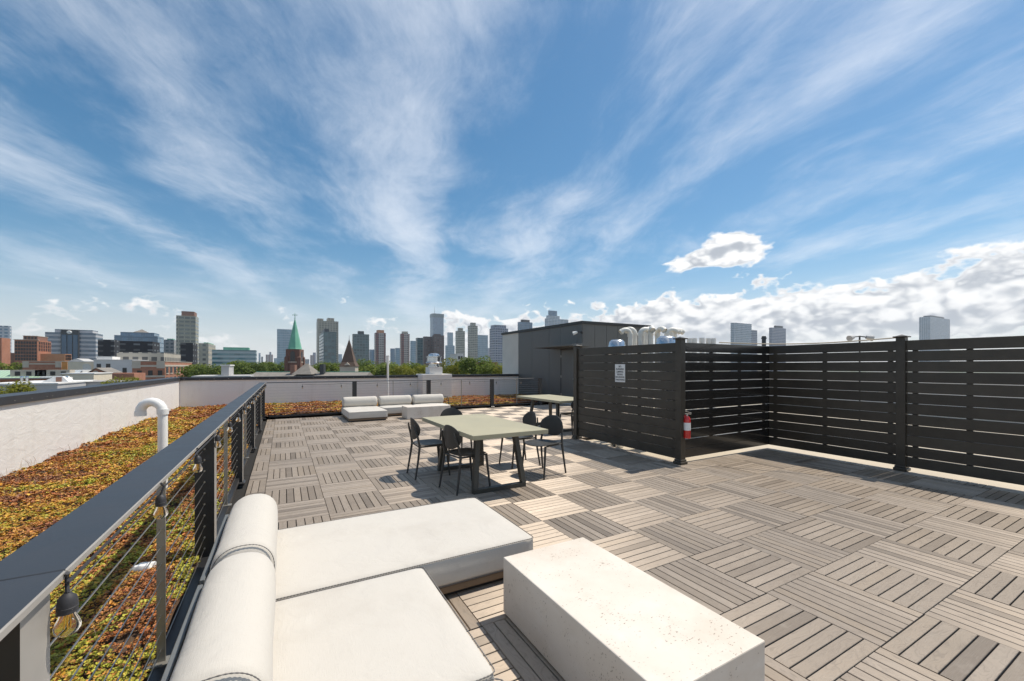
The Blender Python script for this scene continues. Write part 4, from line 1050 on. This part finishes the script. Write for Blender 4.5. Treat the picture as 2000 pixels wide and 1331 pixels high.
BT('glass_tower', 'green blue glass block right of the olive pair', 933, 934, 953, 654.5, 1100, FA['paleblue'])
BT('glass_tower', 'blue grid tower with a flat overhanging crown left of the bulkhead', 956, 966, 992.5, 641, 800, FA['bluegrid'], (('crown', .05, .88, .05, .9, 634.5, FA['bluegrid']),))
BT('glass_tower', 'blue tower whose top shows above the left end of the bulkhead', 1011, 1015, 1040, 629, 1000, FA['blue'], (('plant_room', .2, .8, .1, .8, 624, cap),))
t, (x0, x1, y0, y1, zt) = BT('skyscraper', 'stepped white and blue skyscraper above the bulkhead roof', 1064, 1068, 1110, 622, 1100, FA['whiteblue'], (('upper_tier', .05, .60, .1, .8, 616, FA['whiteblue']), ))
MB().box((x1-x0)*.12, (x1-x0)*.50, 4, (y1-y0)*.6, px_z(616, x0, y0)-GZ+.05, px_z(606, x0, y0)-GZ).build('top_tier', FA['blue'], t)
BT('apartment_tower', 'pair of joined white and blue towers above the right fence, taller left part', 1427, 1434, 1468, 630.5, 700, FA['whiteblue'])
BT('apartment_tower', 'lower blue wing at the right of the joined towers above the fence', 1467, 1468.5, 1479, 645, 720, FA['bluegrid'])
BT('apartment_tower', 'single blue grey tower right of the thin black flue', 1502, 1508, 1535, 640, 800, FA['bluegrid'], (('plant_room', .3, .8, .1, .8, 635.5, cap),))
BT('glass_tower', 'blue and white glass tower above the far right fence', 1795, 1817, 1855.5, 618.5, 600, FA['whiteblue'], (('plant_room', .1, .75, .1, .8, 615.5, cap),))
x, y = at_depth(1492, 60); tag(MB().cyl((0, 0, 0), (0, 0, px_z(657, x, y)-GZ), .30, .28, 12).cyl((0, 0, px_z(657, x, y)-GZ-.4), (0, 0, px_z(657, x, y)-GZ-.2), .36, .36, 12).build('flue', cap, None, False, (x, y, GZ)), 'thin black flue poking up behind the fence corner', 'flue')
# farthest hazy blocks low on the horizon
far = [(505, 509, 690), (510, 514, 697), (519, 533, 693), (526, 530, 688), (535, 543, 700), (596, 604, 702), (606, 614, 694), (611, 617, 689), (661, 668, 692), (675, 683, 698), (755, 760, 695), (953, 957, 680), (994, 1003, 690)]
for k, (a, c, yt) in enumerate(far):
    BT('distant_building', 'far hazy block low on the horizon, %s from the left of its kind' % ('first second third fourth fifth sixth seventh eighth ninth tenth eleventh twelfth thirteenth'.split()[k]), a, (a+.2 if a > 555 else c-.2), c, yt, 2600+130*(k % 4), FA[('paleblue', 'greystack', 'redstripe', 'bluegrid')[k % 4]], (), 'far blocks on the horizon')

# ------------------------------------------------------------------ churches
X, Y = at_depth(576, 105)
t = thing('church_tower', 'brick church tower with a tall green copper spire and cross', 'church tower', (X, Y, GZ), -YAW+R(10), None)
z = lambda py: CAM[2]+(HY-py)*105/F-GZ
w = 1.62
MB().box(-w, w, -w, w, 0, z(683)).build('tower_wall', M['brick_dark'], t)
oc = [(w*1.02*math.cos(R(22.5+45*k)), w*1.02*math.sin(R(22.5+45*k))) for k in range(8)]
m = MB(); n0 = [(p[0], p[1], z(682.6)) for p in oc]; n1 = [(p[0]*.93, p[1]*.93, z(680)) for p in oc]; n2 = [(p[0]*.10, p[1]*.10, z(626)) for p in oc]
m.add(n0+n1+n2, [tuple(range(7, -1, -1)), tuple(range(16, 24))]+[(i, (i+1) % 8, 8+(i+1) % 8, 8+i) for i in range(8)]+[(8+i, 8+(i+1) % 8, 16+(i+1) % 8, 16+i) for i in range(8)])
sp = m.build('spire', M['copper'], t)
MB().cyl((0, 0, z(626)), (0, 0, z(612)), .10, .06, 8).box(-.62, .62, -.06, .06, z(616.2), z(615.2)).build('cross', M['copper'], sp)
for a in range(4):
    q = a*R(90); m = MB()
    prof = [(-.55, z(706)), (.55, z(706)), (.55, z(690.5)), (.38, z(688)), (0, z(686.3)), (-.38, z(688)), (-.55, z(690.5))]
    m.prism(prof, 'y', -w-.06, -w+.12); o = m.build('belfry_opening', M['darkwin'], t); o.rotation_euler = (0, 0, q)
    o2 = MB().box(-w-.25, -w+.55, -w-.25, -w+.55, 0, z(699)).add([(-w-.25, -w-.25, z(699)), (-w+.55, -w-.25, z(699)), (-w+.55, -w+.55, z(699)), (-w-.25, -w+.55, z(699)), (-w+.15, -w+.15, z(694))], [(0,1,4),(1,2,4),(2,3,4),(3,0,4)]).build('corner_buttress', M['brick_dark'], t); o2.rotation_euler = (0, 0, q)
    o3 = MB().box(-w-.04, w+.04, -w-.05, -w+.02, z(708.5), z(707)).build('stone_band', M['limestone'], t); o3.rotation_euler = (0, 0, q)
# nave roof running across in front of the spires
X0, Y0 = at_depth(472, 72); X1, Y1 = at_depth(722, 72)
L = math.dist((X0, Y0), (X1, Y1)); t = thing('church_nave', 'long grey slate church roof with a pale green ridge just over the far parapet', 'church', (X0, Y0, GZ), -YAW, None)
z = lambda py: CAM[2]+(HY-py)*72/F-GZ
MB().box(0, L, 0, 9, 0, z(747)).build('wall', M['brick_brown'], t)
MB().prism([(-.5, z(747)), (9.5, z(747)), (4.5, z(727.5))], 'x', -.2, L-1.5).build('roof', M['slate'], t)
MB().box(-.2, L-1.5, 4.35, 4.65, z(728.2), z(726.8)).build('ridge', M['copper'], t)
a, c = (560-472)/250*L, (600-472)/250*L
MB().add([(a, 1.5, z(732)), (c, 1.5, z(732)), (c, 5.5, z(732)), (a, 5.5, z(732)), ((a+c)/2-.25, 3.5, z(710.5)), ((a+c)/2+.25, 3.5, z(710.5))], [(0,1,5,4),(1,2,5),(2,3,4,5),(3,0,4)]).build('pyramid_roof', M['slate'], t)
MB().box(a*.86, a*.86+.8, 3.2, 4.0, z(735), z(713)).build('chimney', M['brick_brown'], t); MB().box(c+.7, c+1.4, 3.2, 4.0, z(735), z(711.5)).build('chimney', M['darkmetal'], t)
X, Y = at_depth(682, 100); z = lambda py: CAM[2]+(HY-py)*100/F-GZ
t = thing('church_tower', 'squat church tower with a pointed brown slate steeple', 'church tower', (X, Y, GZ), -YAW+R(8), None)
MB().box(-1.75, 1.75, -1.75, 1.75, 0, z(716)).build('tower_wall', M['limestone'], t)
m = MB(); q = 1.95; m.add([(-q, -q, z(716)), (q, -q, z(716)), (q, q, z(716)), (-q, q, z(716)), (-1.45, -1.45, z(708)), (1.45, -1.45, z(708)), (1.45, 1.45, z(708)), (-1.45, 1.45, z(708)), (0, 0, z(662))],
   [(3,2,1,0),(0,1,5,4),(1,2,6,5),(2,3,7,6),(3,0,4,7),(4,5,8),(5,6,8),(6,7,8),(7,4,8)]); m.build('steeple', M['brownslate'], t)
MB().cyl((0, 0, z(663)), (0, 0, z(655)), .06, .03, 6).build('finial', M['darkmetal'], t)
MB().prism([(-.7, z(714)), (.7, z(714)), (0, z(708.5))], 'y', -1.98, -1.2).build('dormer', M['limestone'], t)

# ------------------------------------------------------------------ near rooftops on the left
def blk(name, label, pl, pr, yt, dy, dp, mat, cat='building', zb=GZ, roofm=None, group='rooftops next door'):
    x0, x1 = px_x(pl, dy), px_x(pr, dy); Y = CAM[1]+dy; z = px_z(yt, (x0+x1)/2, Y)
    t = thing(name, label, cat, (x0, Y, zb), 0, group)
    MB().box(0, x1-x0, 0, dp, 0, z-zb).build('wall', mat, t)
    MB().box(-.12, x1-x0+.12, -.12, dp+.12, z-zb+.01, z-zb+.16).build('coping', roofm or M['limestone'], t)
    return t, x1-x0, z-zb
def wins(t, xs, z, w, h, yf=0):
    for x in xs:
        o = MB().box(x-w/2, x+w/2, yf-.05, yf-.01, z-h/2, z+h/2).build('window', M['darkwin'], t)
        MB().box(x-w/2-.08, x+w/2+.08, yf-.12, yf-.011, z-h/2-.14, z-h/2-.005).build('sill', M['limestone'], o)
t, W, Hh = blk('brick_building', 'brick rowhouse block with lit windows on its right flank, above the parapet corner', 258, 322, 706.5, 150, 40, M['brick_red'])
for k, zq in enumerate((-1.5, -4.4)): MB().box(-.1, W+.1, -.1, -.01, Hh+zq, Hh+zq+.5).build('stone_band', M['limestone'], t)
MB().box(W+.01, W+.12, -.05, 40, Hh-1.4, Hh-.9).build('stone_band', M['limestone'], t)
for zc in (-2.4, -5.4):
    for q in (2.5, 7.5, 12.5, 17.5, 22.5, 27.5, 32.5, 37.5):
        o = MB().box(W+.01, W+.06, q-1.3, q+1.3, Hh+zc-.9, Hh+zc+.9).build('window', M['darkwin'], t); MB().box(W+.011, W+.16, q-1.5, q+1.5, Hh+zc-1.15, Hh+zc-.91).build('sill', M['limestone'], o)
wins(t, [W*.22, W*.55, W*.85], Hh-3.3, 1.0, 1.6)
for q in (0, W-1.8): MB().box(q, q+1.8, -.16, -.105, Hh-1.9, Hh).build('stone_corner', M['limestone'], t)
t, W, Hh = blk('white_building', 'white painted building with three dark windows', 183, 258, 703.5, 190, 20, M['whitewall'], roofm=M['whiteroof'])
wins(t, [W*.13, W*.37], Hh-2.2, 1.1, 1.8); wins(t, [W*.80], Hh-3.6, 1.1, 1.8)
MB().box(W*.02, W*.42, 2, 10, Hh+.17, Hh+1.2).build('roof_box', M['whitewall'], t)
t, W, Hh = blk('cream_building', 'cream gabled building behind the satellite dish', 132, 183, 707, 200, 20, M['creamwall'], roofm=M['whiteroof'])
MB().prism([(0, Hh+.17), (W*.62, Hh+.17), (W*.31, Hh+1.2)], 'y', .5, 11).build('gable', M['greywall'], t)
t, W, Hh = blk('brick_building', 'long low brick building with pale stone corners at the left', 44, 120, 706.5, 215, 24, M['brick_red'])
for q in (0, W-1.6): MB().box(q, q+1.6, -.14, -.01, Hh-2.2, Hh).build('stone_corner', M['limestone'], t)
MB().box(1.7, W-1.7, -.12, -.01, Hh-1.1, Hh-.6).build('stone_band', M['limestone'], t)
blk('orange_wall_building', 'narrow building with an orange rendered wall', 120.5, 131.5, 707, 205, 14, paint('orange_render', (.60, .27, .08), .8, .15, .5))
def dish(label, px, py, d, rad):
    x, y = at_depth(px, d); z = px_z(py, x, y); t = thing('satellite_dish', label, 'satellite dish', (x, y, z), -YAW)
    m = MB(); vs = [(0, .12, 0)]; n = 20
    for i in (1, 2, 3):
        for k in range(n): q = 2*math.pi*k/n; vs.append((rad*i/3*math.cos(q), .12-.14*(i/3)**2*1.0, rad*.8*i/3*math.sin(q)))
    fs = [(0, 1+(k+1) % n, 1+k) for k in range(n)]+[(1+i*n+k, 1+i*n+(k+1) % n, 1+(i+1)*n+(k+1) % n, 1+(i+1)*n+k) for i in (0, 1) for k in range(n)]
    m.add(vs, fs).build('reflector', M['whitewall'], t, True); MB().cyl((0, .12, 0), (0, .5, -rad*1.2), .05, .05, 8).cyl((0, .1, 0), (0, -.5, .1), .03, .03, 6).build('mount', M['greyroof'], t)
dish('large pale satellite dish among the white buildings', 169, 718.5, 145, 1.75)
dish('small grey satellite dish by the brick gable', 187, 727, 84, .5)
# green and grey standing seam roof with brick below
x0, x1 = px_x(-60, 130), px_x(142, 130); Y = CAM[1]+130
t = thing('metal_roof_house', 'brick house with a long green and grey ribbed metal roof', 'house', (x0, Y, GZ), 0, 'rooftops next door'); W = x1-x0; zb, ztp = px_z(738, x0*.3+x1*.7, Y)-GZ, px_z(724, x0*.3+x1*.7, Y)-GZ
MB().box(0, W, .2, 11, 0, zb).build('wall', M['brick_red'], t)
xm = W*.66
MB().add([(-.2, -.3, zb), (xm, -.3, zb), (xm, 4.5, ztp), (-.2, 4.5, ztp)], [(0,1,2,3)]).build('green_roof', M['seam_green'], t); MB().add([(xm+.02, -.3, zb), (W+.2, -.3, zb), (W+.2, 4.5, ztp), (xm+.02, 4.5, ztp)], [(0,1,2,3)]).build('grey_roof', M['seam_grey'], t)
MB().box(-.2, W+.2, 4.51, 11, 0, ztp+.02).build('flat_roof', M['whiteroof'], t); MB().box(-.2, W+.2, -.36, -.31, zb-.25, zb+.02).build('gutter', M['greyroof'], t)
for fx in (.36, .60): 
    o = MB().box(W*fx, W*fx+5.5, .6, 3.4, zb+.02, zb+1.7).build('dormer', M['limestone'], t)
    for q in (.7, 2.4, 4.1): MB().box(W*fx+q, W*fx+q+.8, .55, .598, zb+.45, zb+1.35).build('window', M['darkwin'], o)
t, W, Hh = blk('roof_shed', 'beige box shaped roof shed with a dark door', 120, 183, 731, 100, 9, M['creamwall'], roofm=M['whiteroof'])
MB().box(W*.03, W*.10, -.05, -.01, Hh-1.0, Hh-.2).build('door', M['darkwin'], t)
x0, x1 = px_x(172, 112), px_x(262, 112); Y = CAM[1]+112; z0 = px_z(730, x0, Y)-GZ; z1 = px_z(720, x0, Y)-GZ
t = thing('brick_gable_house', 'brick house with a gable end and a long low ridge', 'house', (x0, Y, GZ), 0, 'rooftops next door'); W = x1-x0
MB().box(0, W, 0, 8, 0, z0).build('wall', M['brick_red'], t); MB().prism([(0, z0+.01), (W*.42, z0+.01), (W*.17, z1)], 'y', 0, 8).build('gable', M['brick_red'], t)
MB().prism([(-.15, z0+.02), (-.15, z0+.14), (W*.17, z1+.14), (W*.44, z0+.14), (W*.44, z0+.02), (W*.17, z1+.02)], 'y', -.2, 8.2).build('roof', M['slate'], t)
o = MB().cyl((W*.16, -.02, z0+.15), (W*.16, -.10, z0+.15), .42, .42, 16).build('round_window', M['limestone'], t)
t, W, Hh = blk('flat_roof_house', 'nearest flat white roof with a small stair hood and vents below the left parapet', -40, 112, 752, 75, 11, M['greywall'], roofm=M['whiteroof'])
MB().box(-.1, W, -.1, 13, Hh+.165, Hh+.2).build('roof_sheet', M['whiteroof'], t)
a = W*.62
MB().prism([(a, Hh+.2), (a+2.6, Hh+.2), (a+2.0, Hh+.95), (a+1.3, Hh+.95)], 'y', 3, 5).build('stair_hood', M['whiteroof'], t)
MB().box(a+1.4, a+1.95, 2.93, 2.99, Hh+.25, Hh+.85).build('hood_door', M['brick_brown'], t)
for q in (.30, .37, .93): MB().cyl((W*q, 4, Hh+.2), (W*q, 4, Hh+.85), .13, .13, 10).cyl((W*q, 4, Hh+.85), (W*q, 4, Hh+1.0), .2, .16, 10).build('vent', M['galv'], t)
MB().box(W*.80, W*.90, 5, 6.5, Hh+.2, Hh+.8).build('condenser', M['whitewall'], t)
t, W, Hh = blk('grey_wall_house', 'grey walled low roof just past the parapet beside the white roof', 112, 232, 748, 84, 9, M['greywall'], roofm=M['greyroof'])
t, W, Hh = blk('grey_house', 'small pale grey house beyond the parapet between two trees', 432, 447, 715, 66, 6, M['greywall'], roofm=M['whiteroof']); MB().box(-3, W+2.5, -1, 7, 0, Hh-1.3).build('lower_wing', M['greywall'], t)
t, W, Hh = blk('white_house', 'small white house among the trees left of the bulkhead', 893, 905, 692, 150, 8, M['whitewall'], roofm=M['whiteroof']); wins(t, [W*.3, W*.7], Hh-1.4, .8, 1.2)
t, W, Hh = blk('brick_house', 'low brick house roof among the trees beside the bulkhead', 940, 972, 708, 130, 9, M['brick_red'], roofm=M['greyroof'])

# ------------------------------------------------------------------ trees
def crown_mesh(seed, n=3400):
    r = np.random.RandomState(seed); lob = []
    for k in range(13):
        a = r.uniform(0, 6.28); e = r.uniform(-.45, 1.0); q = r.uniform(.35, .72)
        lob.append((q*math.cos(a)*math.cos(e*.9), q*math.sin(a)*math.cos(e*.9), .62*math.sin(e)+.05, r.uniform(.24, .42)))
    lob = np.array(lob); idx = r.randint(0, len(lob), n)
    d = r.normal(size=(n, 3)); d /= np.linalg.norm(d, axis=1)[:, None]; rad = r.uniform(.55, 1.08, n)**.6
    c = lob[idx, :3]+d*(lob[idx, 3]*rad)[:, None]
    nrm = d*.6+np.array([.15, 0, .75])+r.normal(0, .5, (n, 3)); nrm /= np.linalg.norm(nrm, axis=1)[:, None]
    a = np.cross(nrm, r.normal(size=(n, 3))); a /= np.linalg.norm(a, axis=1)[:, None]; b_ = np.cross(nrm, a)
    s = r.uniform(.03, .07, n)[:, None]
    V = np.stack([c-a*s, c-b_*s*.6+a*s*.1, c+a*s, c+b_*s*.6], 1).reshape(-1, 3)
    me = bpy.data.meshes.new('crown'); me.from_pydata(V.tolist(), [], [[4*i, 4*i+1, 4*i+2, 4*i+3] for i in range(n)]); return me
def trunk_mesh(seed):
    r = random.Random(seed); m = MB(); m.tube([(0, 0, 0), (.01, 0, .25), (.0, .02, .5), (.02, 0, .8)], [.035, .028, .022, .012], 7)
    for k in range(5):
        a = r.uniform(0, 6.28); z = r.uniform(.38, .6); m.tube([(0, 0, z), (.12*math.cos(a), .12*math.sin(a), z+.12), (.3*math.cos(a), .3*math.sin(a), z+.22)], [.014, .009, .004], 5)
    return m.mesh('trunk', M['bark'])
crowns = {}
for key in ('leaf', 'leaf_dark', 'leaf_yellow'):
    crowns[key] = []
    for s in range(2):
        me = crown_mesh(s+{'leaf': 0, 'leaf_dark': 5, 'leaf_yellow': 9}[key]); me.materials.append(M[key]); crowns[key].append(me)
trunks = [trunk_mesh(1), trunk_mesh(2)]
TR = [(18, 58, 704, 150, 'leaf', 'tree at the left frame edge below the stepped brick building'),
      (270, 60, 697, 190, 'leaf', 'treetop showing over the white and brick rooftops'),
      (30, 60, 745, 32, 'leaf_yellow', 'small tree behind the nearest white roof at the left edge'),
      (246, 50, 734.5, 40, 'leaf_yellow', 'yellow green bush just over the left parapet below the brick gable'),
      (384, 44, 710, 118, 'leaf', 'broad tree right of the parapet corner, left of two'),
      (413, 46, 709, 105, 'leaf_dark', 'darker tree right of the parapet corner, right of two'),
      (462, 40, 704, 125, 'leaf', 'tree left of the church roof in front of the low glass office'),
      (489, 44, 703, 118, 'leaf_dark', 'dark tree right of the small grey house'),
      (521, 46, 706, 140, 'leaf', 'tree between the low glass office and the green spire'),
      (548, 44, 703, 135, 'leaf_dark', 'tree touching the left side of the green spire tower'),
      (612, 40, 712, 140, 'leaf', 'tree just right of the green spire tower'),
      (640, 46, 708, 132, 'leaf', 'tree between the two church towers'),
      (660, 34, 709, 150, 'leaf_dark', 'dark tree touching the left side of the brown steeple'),
      (705, 50, 699, 128, 'leaf_dark', 'tall dark tree right of the brown steeple'),
      (736, 56, 709, 110, 'leaf', 'tree below the red and cream striped tower'),
      (772, 50, 707, 112, 'leaf_dark', 'dark tree behind the thin white pipe'),
      (806, 56, 706, 98, 'leaf', 'rounded tree left of the metal exhaust fan'),
      (832, 46, 712, 90, 'leaf_yellow', 'yellow green tree directly behind the metal exhaust fan'),
      (884, 50, 701, 85, 'leaf_yellow', 'yellow green rounded tree right of the metal exhaust fan'),
      (928, 52, 692, 80, 'leaf_dark', 'tallest dark tree left of the bulkhead'),
      (962, 44, 708, 74, 'leaf', 'tree filling the gap left of the bulkhead wall'),
      (984, 34, 713, 70, 'leaf_yellow', 'yellow green tree touching the bulkhead corner'),
      (500, 44, 711, 160, 'leaf_yellow', 'yellow green treetop left of the green spire, behind the darker trees'),
      (680, 50, 711, 165, 'leaf', 'treetop behind the brown steeple'),
      (756, 46, 706, 150, 'leaf', 'treetop between the striped tower and the thin white pipe'),
      (788, 50, 712, 88, 'leaf_yellow', 'yellow green tree just right of the thin white pipe'),
      (905, 40, 706, 110, 'leaf', 'treetop behind the gap between the yellow tree and the tallest dark tree'),
      (440, 40, 712, 140, 'leaf_yellow', 'yellow green treetop behind the small grey house'),
      (860, 40, 716, 100, 'leaf_dark', 'low dark tree between the exhaust fan and the yellow tree')]
for k, (px, w, yt, d, key, lab) in enumerate(TR):
    x, y = at_depth(px, d); zt = px_z(yt-3, x, y); R_ = w*d/F/2*1.5
    t = thing('tree', lab, 'tree', (x, y, GZ), rnd.uniform(0, 6), 'trees in the streets around')
    hh = max(zt-GZ, 2); rv = max(R_*1.0, 1.6)
    c = link('crown', crowns[key][k % 2], t, (0, 0, hh-rv*.95)); c.scale = (R_*1.12, R_*1.12, rv)
    q = link('trunk', trunks[k % 2], t, (0, 0, 0)); q.scale = (hh*.5, hh*.5, max(hh-rv*.4, .5)/.8*.9)

# ------------------------------------------------------------------ the summer air
hm = bpy.data.materials.new('summer_haze'); hm.use_nodes = True; nt = hm.node_tree; nt.nodes.clear()
pv = nt.nodes.new('ShaderNodeVolumePrincipled'); pv.inputs['Color'].default_value = (.86, .92, 1.0, 1); pv.inputs['Density'].default_value = HAZE; pv.inputs['Anisotropy'].default_value = .3
ho = nt.nodes.new('ShaderNodeOutputMaterial'); nt.links.new(pv.outputs[0], ho.inputs['Volume'])
o = MB().box(-3200, 3600, -400, 3600, GZ-1, 330).build('haze', hm); o['kind'] = 'stuff'
tag(o, 'thin pale summer haze filling the air over the town', 'haze')
